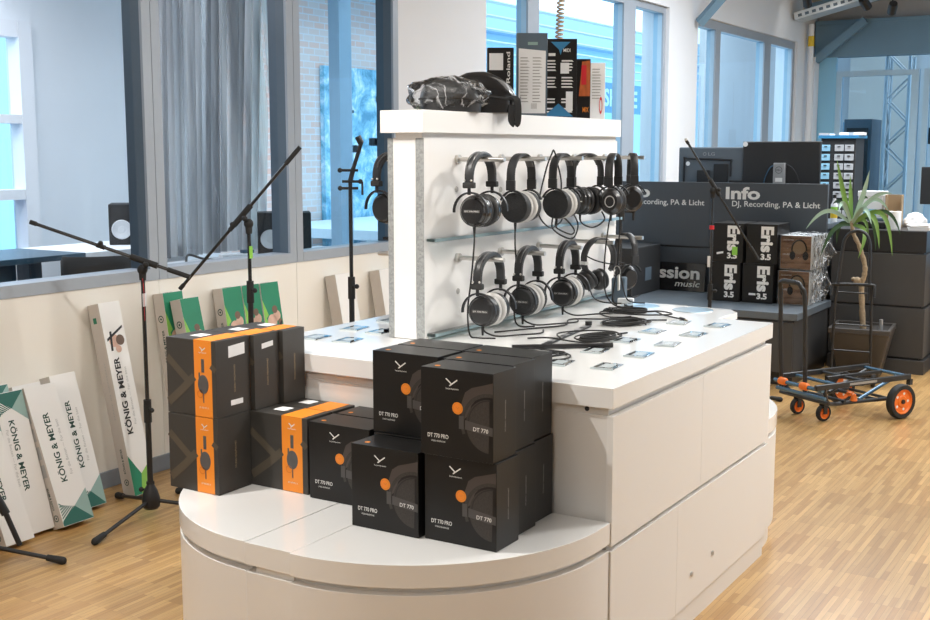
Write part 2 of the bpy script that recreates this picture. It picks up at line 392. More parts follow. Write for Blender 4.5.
def bez(p0, p1, p2, p3, n=14):
    p0, p1, p2, p3 = map(V, (p0, p1, p2, p3)); out = []
    for i in range(n+1):
        t = i/n; u = 1-t; out.append(p0*u**3+p1*3*u*u*t+p2*3*u*t*t+p3*t**3)
    return out
def smooth_path(pts, k=6):
    pts = [V(p) for p in pts]; out = []
    for i in range(len(pts)-1):
        a = pts[max(i-1, 0)]; b = pts[i]; c = pts[i+1]; d = pts[min(i+2, len(pts)-1)]
        for j in range(k):
            t = j/k
            out.append(.5*((2*b)+(c-a)*t+(2*a-5*b+4*c-d)*t*t+(-a+3*b-3*c+d)*t**3))
    out.append(pts[-1]); return out
# ------------------------------------------------------------------ the setting
WX = -4.305
b = MB(); b.box(-4.42, 4.2, -3.2, 16.1, -.1, 0); struct(b.build('floor', M['floor']))
b = MB(); b.box(-60, -4.42, -10, 70, -.25, -.12); struct(b.build('ground_outside', M['ground']))
b = MB(); b.box(-7.1, -4.42, -1, 7.3, -.11, -.005); struct(b.build('studio_floor', M['studiofloor']))
def cz(x): return 3.5+(x-WX)*.16
b = MB()
def cpanel(x0, x1, y0, y1):
    b.prism([(x0, y0), (x1, y0), (x1, y1), (x0, y1)], 0, .12, Matrix(((1, 0, 0, 0), (0, 1, 0, 0), (.16, 0, 1, 3.5-WX*.16), (0, 0, 0, 1))))
cpanel(WX-.2, -1.2, -3.2, 16.1); cpanel(3.2, 4.2, -3.2, 16.1); cpanel(-1.2, 3.2, -3.2, 5.4); cpanel(-1.2, 3.2, 13.5, 16.1)
struct(b.build('ceiling', M['ceil']))
b = MB()
for y in (7.0, 8.6, 10.2, 11.8): b.box(-1.2, 3.2, y-.03, y+.03, 0, .1, Matrix(((1, 0, 0, 0), (0, 1, 0, 0), (.16, 0, 1, 3.5-WX*.16), (0, 0, 0, 1))))
struct(b.build('trim_1', M['silver']))
b = MB(); b.box(4.2, 4.3, -3.2, 16.1, 0, 5.2); struct(b.build('wall_right', M['wallwhite']))
b = MB(); b.box(-4.5, 4.3, -3.3, -3.2, 0, 5.2); struct(b.build('wall_back', M['wallwhite']))
# left wall: cream parapet panels under the studio windows, plaster piers and wall above
b = MB()
for y0, y1 in ((1.45, 2.9), (2.904, 4.113), (4.117, 5.171), (5.175, 6.20)): b.box(WX-.10, WX, y0, y1, .07, .965)
b.box(WX-.10, WX-.005, 1.45, 6.2, .0, .964)
struct(b.build('parapet_wall', M['cream']))
b = MB()
b.box(WX-.13, WX, -3.2, 1.45, 0, 4)
b.box(WX-.13, WX, 1.45, 6.2, 2.95, 4)
b.box(WX-.13, WX+.0, 6.2, 7.3, 0, 4)
b.box(WX-.3, WX-.02, 7.3, 10.78, 2.95, 4); b.box(WX-.3, WX-.02, 7.3, 10.78, 0, .95)
b.box(WX-.3, WX-.02, 10.78, 11.55, 0, 4)
b.box(WX-.3, WX-.02, 11.55, 15.1, 2.95, 4); b.box(WX-.3, WX-.02, 11.55, 15.1, 0, .95)
b.box(WX-.3, WX-.02, 15.1, 16.1, 0, 4)
struct(b.build('wall_left', M['wallwhite']))
b = MB(); b.box(WX, WX+.015, 1.45, 6.2, 0, .08); struct(b.build('baseboard_left', M['baseboard'], bevel=.003))
def window(k, y0, y1, z0, z1, posts, gm, side, fw=.055, x=WX, dep=.13, front='silver', bot=.055):
    r = thing('window_%d' % k, 'window', None); del r['label']; r['kind'] = 'structure'
    f = MB()
    def bar(a, c, e, g):          # silver face towards the room, dark deep reveal behind it
        f.mi = 0; f.box(x-.012, x+.004, a, c, e, g); f.mi = 1; f.box(x-dep, x-.012, a+.002, c-.002, e+.002, g-.002)
    bar(y0, y0+fw, z0, z1); bar(y1-fw, y1, z0, z1)
    f.mi = 0; f.box(x-dep, x+.006, y0+fw, y1-fw, z0, z0+bot); bar(y0+fw, y1-fw, z1-fw, z1)
    for a, c in posts: bar(a, c, z0+bot, z1-fw)
    o = f.build('window_frame', [M[front], M[side]], r); o['kind'] = 'structure'
    g = MB(); es = [y0+fw]+[v for p in posts for v in p]+[y1-fw]
    for a, c in zip(es[::2], es[1::2]): g.poly([(x-dep*.55, a, z0+bot), (x-dep*.55, c, z0+bot), (x-dep*.55, c, z1-fw), (x-dep*.55, a, z1-fw)])
    o = g.build('glass_pane', M[gm], r); o['kind'] = 'structure'
    return r
window(1, 1.45, 4.113, .965, 2.95, [], 'glass', 'slate')
window(2, 4.117, 5.172, .965, 2.95, [], 'glass', 'slate')
window(3, 5.176, 6.2, .965, 2.95, [], 'glassblue', 'slate', fw=.055)
window(4, 7.3, 10.78, .95, 2.95, [(8.02, 8.20), (9.80, 10.06)], 'glassblue', 'bluegrey', fw=.06, x=WX-.06, dep=.10)
window(5, 11.55, 15.1, .95, 2.95, [(12.18, 12.33), (13.86, 14.1)], 'glassblue', 'bluegrey', fw=.09, x=WX-.06, dep=.10)
# far end: glazed partition under a blue-grey beam
b = MB(); b.box(WX, 4.2, 15.9, 16.05, 3.25, 5.2); struct(b.build('wall_far', M['ceil']))
b = MB(); b.box(WX, 4.2, 15.82, 16.0, 2.80, 3.25); b.box(WX, 4.2, 15.80, 15.83, 3.22, 3.27); struct(b.build('beam', M['beam']))
r = thing('door_1', 'x', None); del r['label']; r['kind'] = 'structure'
b = MB(); b.box(-4.02, -3.95, 15.86, 15.95, 0, 2.62); b.box(-3.08, -2.99, 15.86, 15.95, 0, 2.62); b.box(-3.95, -3.08, 15.86, 15.95, 2.55, 2.62)
b.box(-2.93, -2.86, 15.86, 15.95, 0, 2.62); b.box(-2.86, -1.6, 15.86, 15.95, 2.55, 2.62); b.box(-1.6, -1.53, 15.86, 15.95, 0, 2.62)
b.build('door_frame', M['bluegrey'], r)
b = MB(); b.poly([(-4.02, 15.90, 0), (4.2, 15.90, 0), (4.2, 15.90, 2.8), (-4.02, 15.90, 2.8)]); b.build('glass_pane', M['glassfar'], r)
b = MB(); b.box(WX+.05, -4.02, 15.84, 15.9, 0, 2.8); b.build('side_panel', M['skyblue'], r)
b = MB(); b.box(WX-.02, -4.24, 15.6, 15.82, 0, 2.8); struct(b.build('trim_2', M['wallwhite']))
b = MB(); b.box(-6, 4.5, 20.5, 20.7, 0, 4.5); b.box(-6, -5.8, 16.1, 20.5, 0, 4.5); struct(b.build('next_room_wall', M['studio']))
b = MB(); b.box(-6, 4.5, 16.1, 20.7, -.1, 0); struct(b.build('next_room_floor', M['studiofloor']))

b = MB(); b.box(-6, 4.5, 16.1, 20.7, 4.5, 4.6); struct(b.build('next_room_ceiling', M['ceil']))

# ---- studio rooms behind the left windows
b = MB(); b.box(-7.0, -6.9, -1, 3.75, 0, 3.0); b.box(-7.0, -6.9, 5.42, 7.3, 0, 3.0); b.box(-7.0, -6.9, 3.75, 5.42, 2.42, 3.0); b.box(-7.0, -6.9, 3.75, 5.42, 0, .8)
b.box(-7.0, -4.44, -1.1, -1, 0, 3); struct(b.build('studio_wall', M['studio']))
b = MB(); b.box(-7.0, -4.44, -1, 7.2, 3.0, 3.1); struct(b.build('studio_ceiling', M['studio']))
w6 = thing('window_6', 'x', None); del w6['label']; w6['kind'] = 'structure'
b = MB(); b.box(-6.98, -6.84, 3.7, 3.8, .8, 2.47); b.box(-6.98, -6.84, 5.34, 5.45, .8, 2.47)
for za, zb in ((2.36, 2.47), (1.78, 1.84), (1.26, 1.33), (.8, .9)): b.box(-6.975, -6.845, 3.801, 5.339, za, zb)
b.build('window_frame', M['wallwhite'], w6)
b = MB(); b.poly([(-6.96, 3.75, .8), (-6.96, 5.4, .8), (-6.96, 5.4, 2.42), (-6.96, 3.75, 2.42)]); b.build('glass_pane', M['glassblue'], w6)

# ---- courtyard behind window 3
b = MB(); b.box(-7.75, -7.5, 7.6, 11.6, -.2, 3.15); struct(b.build('courtyard_wall', M['brick']))
b = MB(); b.box(-5.56, -5.46, 7.10, 7.25, 0, 3.3); struct(b.build('trim_3', M['bluegrey']))
b = MB(); b.box(-7.8, -6.9, 7.6, 11.6, 3.15, 3.25); struct(b.build('courtyard_roof', M['ledge']))
b = MB(); b.box(-7.495, -7.44, 9.42, 11.5, -.12, 2.44)
for i in range(26):
    y = 9.5+random.random()*1.8; z = 1.1+random.random()*1.2; s = .05+random.random()*.12
    b.box(-7.44, -7.42-random.random()*.05, y, y+s, z, z+s*.5, Matrix.Translation((0, 0, 0)))
tag(b.build('relief_panel', M['mural'], bevel=.006), 'weathered blue and white relief panel on the brick courtyard wall', 'panel')
t = thing('terrace_bench', 'pale blue bench running along the brick courtyard wall', 'bench', (-7.0, 10.5, -.12))
b = MB(); b.box(-.4, 1.1, -2.2, 1.0, .93, 1.02); b.build('bench_top', M['ledge'], t, bevel=.006)
for y in (-2, -.6, .8):
    for x in (-.3, 1.0):
        b = MB(); b.box(x-.04, x+.04, y-.04, y+.04, 0, .93); b.build('leg', M['ledge'], t)

# ---- building across the yard
t = thing('office_building', 'pale blue building across the yard with a low roof', 'building', (-17, 33, -.12))
b = MB(); b.box(-4, 4, -22, 16, 0, 4.2); b.build('facade', M['skyblue2'], t)
b = MB(); b.box(-4.2, 4.6, -22, 16, 4.2, 4.75); b.build('roof', M['roofblue'], t)
for y in (-19, -14.5, -10, -5.5, -1, 3.5, 8, 12.5):
    b = MB(); b.box(3.95, 4.06, y-1.5, y+1.5, 1.2, 3.1); f = b.build('window_frame', M['ledge'], t)
    b = MB(); b.box(4.05, 4.09, y-1.38, y+1.38, 1.32, 2.98); b.build('pane', M['skyblue'], f)
t = thing('banner_sign', 'dark blue banner sign seen through the far window beside the rack', 'sign', (-9.4, 21.5, .75))
b = MB(); b.box(-.03, .03, -1.5, 1.7, 1.55, 2.1); b.build('sign_board', M['sign'], t)
b = MB(); put_text(b, 'SHURE', frame((.035, -1.3, 1.66), (0, 1, 0), (0, 0, 1)), 0, 0, 1.55, .33, .03); b.build('lettering', M['skyblue2'], t)
for y in (-1.45, 1.6):
    b = MB(); b.box(-.04, .04, y, y+.08, -.12, 1.55); b.build('post', M['bluegrey'], t)
# tent-like stretched canopy with cables in the yard
t = thing('yard_canopy', 'white striped canopy stretched above the yard outside the windows', 'canopy', (-11, 22, -.12))
b = MB()
for i in range(7): b.box(-1.8+i*.5, -1.62+i*.5, -9, 16, 3.35+i*.12, 3.37+i*.12)
b.build('fabric_strip', M['ledge'], t)
for y in (-8.8, 15.6):
    b = MB(); b.cyl((-1.7, y, 0), (-1.7, y, 3.4), .05); b.build('pole', M['bluegrey'], t)
    b = MB(); b.cyl((1.4, y, 0), (1.4, y, 4.1), .05); b.build('pole', M['bluegrey'], t)

# ---- curtain and studio furniture
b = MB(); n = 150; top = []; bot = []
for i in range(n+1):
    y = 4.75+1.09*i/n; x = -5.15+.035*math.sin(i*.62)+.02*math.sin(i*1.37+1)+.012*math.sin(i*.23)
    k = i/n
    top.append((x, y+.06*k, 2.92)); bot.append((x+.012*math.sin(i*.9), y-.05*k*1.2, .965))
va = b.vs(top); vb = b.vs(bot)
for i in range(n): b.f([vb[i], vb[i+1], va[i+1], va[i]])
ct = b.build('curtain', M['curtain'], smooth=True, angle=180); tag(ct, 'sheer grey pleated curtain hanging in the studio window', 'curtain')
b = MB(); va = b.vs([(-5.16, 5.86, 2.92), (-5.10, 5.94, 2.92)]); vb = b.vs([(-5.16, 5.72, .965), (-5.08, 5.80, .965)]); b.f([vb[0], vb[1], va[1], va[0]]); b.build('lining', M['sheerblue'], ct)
b = MB(); b.cyl((-5.15, 4.6, 2.95), (-5.15, 6.05, 2.95), .012); b.build('curtain_rod', M['silver'], ct)
t = thing('studio_counter', 'long white table under the curtain in the studio', 'table', (-4.80, 5.4, 0))
b = MB(); b.box(-.25, .26, -.93, .90, .90, .95); b.build('table_top', M['wallwhite'], t, bevel=.004)
for x in (-.2, .2):
    for y in (-.86, .82):
        b = MB(); b.box(x-.025, x+.025, y-.025, y+.025, 0, .9); b.build('leg', M['wallwhite'], t)
t = thing('studio_cabinet', 'low white cabinet carrying a speaker in the studio', 'cabinet', (-5.6, 4.85, 0))
b = MB(); b.box(-.30, .28, -.42, .48, 0, 1.02); b.build('carcass', M['studio'], t, bevel=.004)
b = MB(); b.box(.28, .292, -.41, .02, .08, .95); d = b.build('door', M['wallwhite'], t)
b = MB(); b.box(.28, .292, .03, .47, .08, .95); d = b.build('door', M['wallwhite'], t)
def monitor_speaker(label, loc, rz, w=.33, h=.25, d=.24):
    t = thing('studio_monitor', label, 'speaker', loc, rz)
    b = MB(); b.box(-w/2, w/2, 0, d, 0, h); b.build('cabinet', M['blackmat'], t, bevel=.006)
    Mx = frame((-.27*w, 0, h*.38), (1, 0, 0), (0, 0, 1)) @ Matrix.Scale(.72, 4)
    b = MB(); b.lathe([(.0, .004), (.025, .006), (.03, .002), (.072, .012), (.078, .014), (.084, .004), (.084, 0)], Mx); b.build('woofer_cone', M['cone'], t, smooth=True)
    b = MB(); b.lathe([(0, .006), (.012, .004), (.035, .008), (.038, 0)], frame((.2*w, 0, h*.42), (1, 0, 0), (0, 0, 1))); b.build('tweeter', M['dtgrey'], t, smooth=True)
    return t
monitor_speaker('black studio monitor on the white cabinet behind the first window', (-5.50, 5.09, 1.0205), R(44))
monitor_speaker('black studio monitor standing at the curtain edge on the white table', (-4.76, 5.61, .9505), R(42), .33, .265, .20)
t = thing('standing_desk', 'dark blue desk on two posts behind the first window', 'desk', (-5.22, 3.90, 0))
b = MB(); b.box(-.28, .26, -.75, .33, 1.03, 1.06); b.build('desk_top', M['darkblue'], t, bevel=.004)
for y in (-.1, .17):
    b = MB(); b.box(-.05, .05, y-.04, y+.04, 0, 1.03); b.build('leg', M['darkblue'], t)
b = MB(); b.box(-.1, .12, -.24, -.0, .90, 1.03); b.build('control_box', M['darkblue'], t, bevel=.01)
t = thing('office_chair', 'black office chair backrest just above the studio window sill', 'chair', (-4.69, 4.10, 0), R(60))
b = MB(); b.lathe([(0, .9), (.0, .9)], None, 4) if False else b.ribbon([(-.19*math.cos(a), -.10*math.sin(a), .9) for a in [math.pi*i/12 for i in range(13)]], .34, .03, (0, 0, 1)); b.build('backrest', M['blackmat'], t, smooth=True)
b = MB(); b.lathe([(0, .44), (.2, .44), (.22, .47), (.2, .51), (0, .52)]); b.build('seat', M['blackmat'], t, smooth=True)
b = MB(); b.cyl((0, 0, .05), (0, 0, .45), .025); b.build('column', M['black'], t)
b = MB()
for i in range(5): a = i*2*math.pi/5; b.cyl((0, 0, .09), (.24*math.cos(a), .24*math.sin(a), .025), .022, .015)
b.build('star_base', M['black'], t)
b = MB(); b.cyl((0, -.09, .6), (0, 0, .45), .02); b.box(-.03, .03, -.12, -.08, .5, .78); b.build('back_support', M['black'], t)
t = thing('equipment_rack', 'dark equipment rack with blue lights seen through the white inner window', 'rack', (-7.6, 4.6, 0))
b = MB(); b.box(-.3, .3, -1.0, .75, -.12, 1.42); b.build('housing', M['slate'], t)
b = MB()
for i in range(12):
    for j in range(3): b.box(.30, .312, -.9+i*.135, -.87+i*.135, 1.12+j*.09, 1.145+j*.09)
b.build('indicator_light', M['led'], t)
b = MB(); b.tube(smooth_path([(-4.62, 4.62, .9585), (-4.75, 4.75, .965), (-4.88, 4.9, 1.0), (-4.85, 5.0, .97), (-4.72, 5.06, .9585), (-4.66, 4.9, .9585), (-4.7, 4.78, .9585)]), .007)
tag(b.build('cable', M['blackmat'], smooth=True), 'dark cable looping across the white studio table', 'cable')
t = thing('power_strip', 'white and blue plug block lying on the studio table', 'plug block', (-4.78, 5.20, .9505), R(70))
b = MB(); b.box(-.11, .11, -.03, .03, 0, .04); b.build('housing', M['wallwhite'], t, bevel=.006)
b = MB(); b.box(.03, .1, -.025, .025, .04, .06); b.build('plug', M['darkblue'], t, bevel=.004)
# ------------------------------------------------------------------ display counter
XR, XL, YF, YB, ZT = -1.333, -2.735, 2.972, 4.455, .936
t = thing('display_counter', 'tall white lacquered counter cabinet below the headphone rack', 'counter', ((XR+XL)/2, (YF+YB)/2, 0))
ox, oy = t.location.x, t.location.y
def lb(*a): return (a[0]-ox, a[1]-ox, a[2]-oy, a[3]-oy, a[4], a[5])
b = MB(); b.box(*lb(XL+.022, XR-.022, YF+.014, YB-.015, .0, .876)); b.build('carcass', M['white_edge'], t)
b = MB(); b.box(*lb(XL+.02, XR-.019, YF+.01, YF+.016, .10, .85)); b.build('end_panel', M['white_edge'], t, bevel=.001)
for (y0, y1, z0, z1) in ((YF, 3.6955, .472, .853), (3.696, YB-.005, .472, .853), (YF, 3.4935, .083, .457), (3.494, YB-.005, .083, .457)):
    b = MB(); b.box(*lb(XR-.02, XR, y0+.0003, y1-.0003, z0, z1)); o = b.build('door', M['white'], t, bevel=.0008)
    if z0 < .1:
        yk = 3.63 if y0 > 3 and y0 > 3.2 else None
    b = None
for yk, zk in ((3.63, .183), (3.834, .195)):
    b = MB(); Mx = frame((XR-ox+.0005, yk-oy, zk), (0, 1, 0), (0, 0, 1)); b.lathe([(.009, 0), (.009, .004), (.007, .005), (0, .005)], Mx); b.box(-.0012, .0012, -.005, .005, .005, .0056, Mx)
    b.build('lock', M['steel'], t, smooth=True)
for (y0, y1, z0, z1) in ((YF, YB-.005, .083, .457), (YF, YB-.005, .472, .853)):
    b = MB(); b.box(*lb(XL, XL+.02, y0, y1, z0, z1)); b.build('door', M['white'], t, bevel=.0015)
b = MB(); b.box(*lb(XL+.03, XR-.008, YF+.01, YB-.01, 0, .075)); b.build('plinth', M['white_edge'], t)
for x, y, z in ((-1.42, YF+.009, .866), (-2.55, YF+.009, .866)):
    b = MB(); b.lathe([(.007, -.001), (.007, .001), (0, .001)], frame((x-ox, y-oy, z), (1, 0, 0), (0, 0, 1))); b.build('screw_hole', M['blackmat'], t)
t = thing('worktop', 'glossy white worktop slab of the tall counter', 'worktop', (ox, oy, .876))
b = MB(); b.box(XL-.002-ox, XR+.002-ox, YF-.008-oy, YB-oy, 0, .06); b.build('slab', M['white_gloss'], t, bevel=.002)
# rear extension shelf with two flat blue discs painted in for reflections
t = thing('rear_counter', 'narrow white counter section behind the tall worktop', 'counter', (-2.1, 4.75, 0))
b = MB(); b.box(-.55, .42, -.22, .30, .547, .878); b.build('carcass', M['white_edge'], t)
b = MB(); b.box(-.62, .30, -.292, .02, .9, .934); b.build('shelf_top', M['white_gloss'], t, bevel=.002)
b = MB(); b.prism([(.304, -.292), (.545, -.29), (.55, -.07), (.50, 0), (.304, .015)], .905, .934); b.build('shelf_top', M['white_gloss'], t, bevel=.002)
b = MB(); b.box(-.5, .4, -.2, .1, .878, .903); b.build('support', M['recess'], t)
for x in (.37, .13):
    b = MB(); b.lathe([(.0, 0), (.085, 0), (.083, .002), (0, .002)], Matrix.Translation((x, -.105, .935))); b.build('painted_reflection', M['disc'], t)

# half-round low platforms at both ends
def platform(label, rz):
    cx, cy = -2.034, 2.972
    t = thing('half_round_platform', label, 'platform', ((XR+XL)/2, (YF+YB)/2, 0), rz)
    hx, rad0, cyl_ = .081, .606, -.06
    base = YF-oy-.004           # straight back edge in local coordinates
    def outline(side, rr, back, x0=0):
        """quarter segment, side -1/+1 : from the straight strip edge to the counter side"""
        c = (side*hx, base+cyl_)
        pts = [(side*(hx+x0), back), (side*(hx+x0), c[1]-rr)]
        if x0 > 0: pts = [(side*(hx+x0), back)]+[(side*(hx+x0), c[1]-rr)]
        for i in range(0, 25):
            a = R(90*i/24); pts.append((side*(hx+rr*math.sin(a)) if rr*math.sin(a) > x0 else side*(hx+x0), c[1]-rr*math.cos(a)))
        pts.append((side*(hx+rr), back))
        out = []
        for p in pts:
            if not out or (V(p)-V(out[-1])).length > 1e-4: out.append(p)
        return out if side > 0 else out[::-1]
    rad = rad0
    for sd in (-1, 1):
        rad = rad0 if sd*(1 if rz == 0 else -1) < 0 else rad0+.011*(rz == 0)
        b = MB(); b.prism(outline(sd, rad, base, .0015), .482, .545); b.build('top_slab', M['white_gloss'], t, bevel=.0015)
        b = MB(); b.prism(outline(sd, rad-.028, base), .44, .482); b.build('shadow_rail', M['white_edge'], t)
        b = MB(); b.prism(outline(sd, rad-.002, base, .0015), .085, .462); b.build('curved_front', M['white'], t, bevel=.0015)
        b = MB(); b.prism(outline(sd, rad-.02, base), 0, .085); b.build('plinth', M['white_edge'], t)
    rad = rad0+.004
    b = MB(); b.box(-hx+.0015, hx, base+cyl_-rad, base, .482, .545); b.build('top_slab', M['white_gloss'], t, bevel=.0015)
    b = MB(); b.box(-hx+.002, hx-.001, base+cyl_-rad+.002, base, .085, .462); b.build('front_panel', M['white'], t, bevel=.0015)
    b = MB(); b.box(-hx, hx, base+cyl_-rad+.02, base, 0, .085); b.build('plinth', M['white_edge'], t)
    b = MB(); b.box(-hx+.03, hx-.0, base+cyl_-rad+.012, base, .462, .482); b.build('shadow_rail', M['white_edge'], t)
    return t
platform('white half-round platform stacked with boxes in front of the counter', 0)
platform('white half-round platform mostly hidden behind the counter', math.pi)

# ------------------------------------------------------------------ headphone partition
PX0, PX1, PY0, PY1 = -2.393, -2.241, 3.38, 4.985
t = thing('headphone_rack', 'white upright partition holding headphone pegs on the counter', 'display rack', (-2.317, 4.2, .9375))
ox, oy, oz = -2.317, 4.2, .9375
def lp(*a): return (a[0]-ox, a[1]-ox, a[2]-oy, a[3]-oy, a[4]-oz, a[5]-oz)
b = MB(); b.box(*lp(PX0+.022, PX1-.036, PY0+.002, PY1, .9385, 1.641)); b.build('core', M['white'], t)
b = MB(); b.box(*lp(PX1-.0005, PX1, PY0+.001, PY1, .9385, 1.641)); b.box(*lp(PX0+.0005, PX0+.004, PY0+.031, PY1, .9385, 1.641)); b.build('face_panel', M['white'], t)
for x0, x1 in ((PX0, PX0+.022), (PX1-.033, PX1-.0006)):
    b = MB(); b.box(*lp(x0, x1, PY0, PY0+.03, .9385, 1.641)); b.build('metal_upright', M['galv'], t)
b = MB(); b.box(*lp(PX0+.035, PX1-.008, PY0, PY1, 1.641, 1.660)); b.build('neck', M['white_edge'], t)
b = MB(); b.box(*lp(-2.408, -2.230, 3.357, 5.0, 1.659, 1.736)); b.build('cap', M['white'], t, bevel=.0015)
for z in (1.284, .950):
    b = MB(); b.box(*lp(PX1, PX1+.035, PY0+.015, PY1-.01, z, z+.010)); b.build('glass_shelf', M['shelfglass'], t)
    b = MB(); b.box(*lp(PX1+.0351, PX1+.0365, PY0+.015, PY1-.01, z-.001, z+.011)); b.build('shelf_edge', M['shelfedge'], t)
    b = MB(); b.box(*lp(PX0-.035, PX0, PY0+.015, PY1-.01, z, z+.010)); b.build('glass_shelf', M['shelfglass'], t)
PEGY = (3.595, 3.907, 4.22, 4.531, 4.841); PEGZ = (1.213, 1.567)
def peg(x, y, z, d):
    b = MB(); b.cyl((x, y, z), (x+d*.197, y, z), .0085, n=14); b.cyl((x, y, z), (x+d*.012, y, z), .017, n=16)
    b.bm.transform(Matrix.Translation((-ox, -oy, -oz))); b.build('peg', M['steel'], t, smooth=True)
for z in PEGZ:
    for y in PEGY: peg(PX1, y, z, 1)
    for y in PEGY[:2]: peg(PX0, y, z, -1)
for y, z in ((3.59, 1.46), (3.91, 1.45), (3.6, 1.09), (4.22, 1.1)):
    b = MB(); b.lathe([(.011, 0), (.010, .003), (0, .003)], frame((PX1-ox, y-oy, z-oz), (0, 1, 0), (0, 0, 1))); b.build('hole_cap', M['recess'], t)

# price cards
first = None
spots = [(-1.485, y, 0) for y in (3.26, 3.508, 3.757, 4.005, 4.26)]+[(-1.64, y, 1) for y in (3.24, 3.505, 3.751, 3.997, 4.258)]+[(-1.862, 4.131, 1), (-1.8, 3.30, 1)]+[(-2.62, 3.479, 2), (-2.473, 3.245, 2), (-2.613, 3.237, 2), (-2.491, 3.467, 2), (-2.60, 3.03, 2), (-2.62, 3.72, 2)]
ordn = ('first', 'second', 'third', 'fourth', 'fifth')
lab = ['acrylic price card in the row beside the cabinet doors, %s from the box stack' % k for k in ordn]+['acrylic price card in the row beneath the cables, %s from the box stack' % k for k in ordn]
lab += ['acrylic price card nearest the partition under the folded headphones', 'acrylic price card tucked behind the stacked black boxes', 'acrylic price card on the window-side worktop, outer row, farther one',
        'acrylic price card on the window-side worktop, closest to the partition front', 'acrylic price card on the window-side worktop near the orange-banded boxes', 'acrylic price card half hidden behind the white partition edge',
        'acrylic price card at the worktop corner beside the orange-banded boxes', 'acrylic price card at the window-side worktop edge behind the others']
for (x, y, g), lb_ in zip(spots, lab):
    if first is None:
        t = first = thing('price_card', lb_, 'price card', (x, y, .9362), R(4))
        b = MB(); b.box(-.034, .034, -.052, .052, 0, .004); b.build('card_plate', M['card'], t, bevel=.001)
        b = MB(); b.box(-.036, .036, -.054, -.05, 0, .006); b.box(-.036, -.033, -.05, .052, 0, .0045); b.box(-.018, .02, -.03, .034, .0041, .0044); b.build('card_edge', M['cardedge'], t)
        t['group'] = 'price cards on the counter'
    else:
        dup(first, (x, y, .9362), R(random.uniform(-5, 8)), lb_, 'price cards on the counter')
# ------------------------------------------------------------------ black headphone cartons (front faces -Y)
BW, BD, BH = .226, .122, .239
def seal(b, Mx, r):
    b.mi = 0; b.lathe([(r, 0), (0, .0002)], Mx, 28)
    b.mi = 1; b.lathe([(r*.82, .0004), (r*.74, .0004)], Mx, 28)
    b.tube([Mx @ V((-r*.3, r*.18, .0005)), Mx @ V((0, -r*.05, .0005)), Mx @ V((r*.3, r*.2, .0005))], r*.05, 4)
def wing(b, Mx, x, y, s, w):
    """the Y shaped mark: two strokes and a short foot, in the frame Mx"""
    def st(p, q): 
        p, q = V((*p, 0)), V((*q, 0)); d = (q-p).normalized(); n = V((-d.y, d.x, 0))*w/2
        b.poly([p-n, q-n, q+n, p+n], Mx)
    st((x-s*.52, y+s*.42), (x+s*.0, y)); st((x-s*.2, y-s*.16), (x+s*.52, y+s*.36))
def dt_box():
    t = thing('headphone_carton', 'x', 'box')
    b = MB(); b.box(0, BW, 0, BD, 0, BH); b.build('carton', M['dtbox'], t, bevel=.0012)
    Fr = frame((0, -.0005, 0), (1, 0, 0), (0, 0, 1))
    # headphone photograph: yoke arch, cup, label bar
    pic = MB()
    def arc(cx, cz, r0, r1, a0, a1, off, xm=BW-.001, n=26):
        pts = []
        for i in range(n+1):
            a = R(a0+(a1-a0)*i/n)
            pts.append(((min(cx+r0*math.cos(a), xm), cz+r0*math.sin(a), off), (min(cx+r1*math.cos(a), xm), cz+r1*math.sin(a), off)))
        for (p, q), (p2, q2) in zip(pts, pts[1:]):
            vs = pic.vs([p, p2, q2, q], Fr); pic.f(vs)
    pic.mi = 0
    pic.poly([(.128, .150, 0), (.140, .182, 0), (.160, .196, 0), (BW-.001, .215, 0), (BW-.001, .185, 0), (.178, .17, 0), (.160, .15, 0), (.150, .12, 0), (.130, .105, 0)], Fr)
    pic.mi = 1; arc(.215, .098, .078, .088, 75, 200, .0002); arc(.215, .098, 0.0, .072, 90, 268, .0002)
    pic.mi = 2; arc(.218, .10, .066, .069, 90, 180, .0003)
    pic.mi = 3; pic.poly([(.140, .083, .0004), (BW-.001, .073, .0004), (BW-.001, .096, .0004), (.140, .108, .0004)], Fr)
    pic.mi = 3; pic.poly([(.121, .082, .0003), (.136, .082, .0003), (.136, .118, .0003), (.121, .118, .0003)], Fr)
    pic.build('headphone_picture', [M['dtpic'], M['dtcup'], M['dtband'], M['dtgrey']], t)
    b = MB(); wing(b, Fr, .098, .200, .034, .0035); put_text(b, 'beyerdynamic', Fr, .080, .184, .040, .0055, .004)
    b.build('logo', M['print'], t)
    b = MB(); seal(b, frame((.117, -.0010, .137), (1, 0, 0), (0, 0, 1)), .0165); b.build('seal', [M['orange'], M['orangedark']], t)
    b = MB(); put_text(b, 'DT 770 PRO', Fr, .022, .049, .066, .0115, .012); put_text(b, 'STUDIO HEADPHONES', Fr, .034, .038, .044, .0045, .006)
    b.build('lettering', M['print'], t); b = MB(); F2 = frame((0, -.0012, 0), (1, 0, -.04), (.04, 0, 1)); put_text(b, 'DT 770', F2, .162, .088, .046, .011, .012); b.build('model_name', M['print'], t)
    Sd = frame((BW+.0005, 0, 0), (0, 0, 1), (0, -1, 0))
    b = MB(); put_text(b, 'STUDIO  HEADPHONES', Sd, .075, -.066, .085, .0055, 0); b.build('side_print', M['printgrey'], t)
    b = MB(); b.lathe([(.008, 0), (0, .0001)], Matrix.Translation((.035, .030, BH+.0006)), 20); b.build('lid_seal', M['orange'], t)
    return t
z1, z2 = .5457, .5457+BH+.0012
dt = dt_box()
G = 'black headphone cartons on the platform'
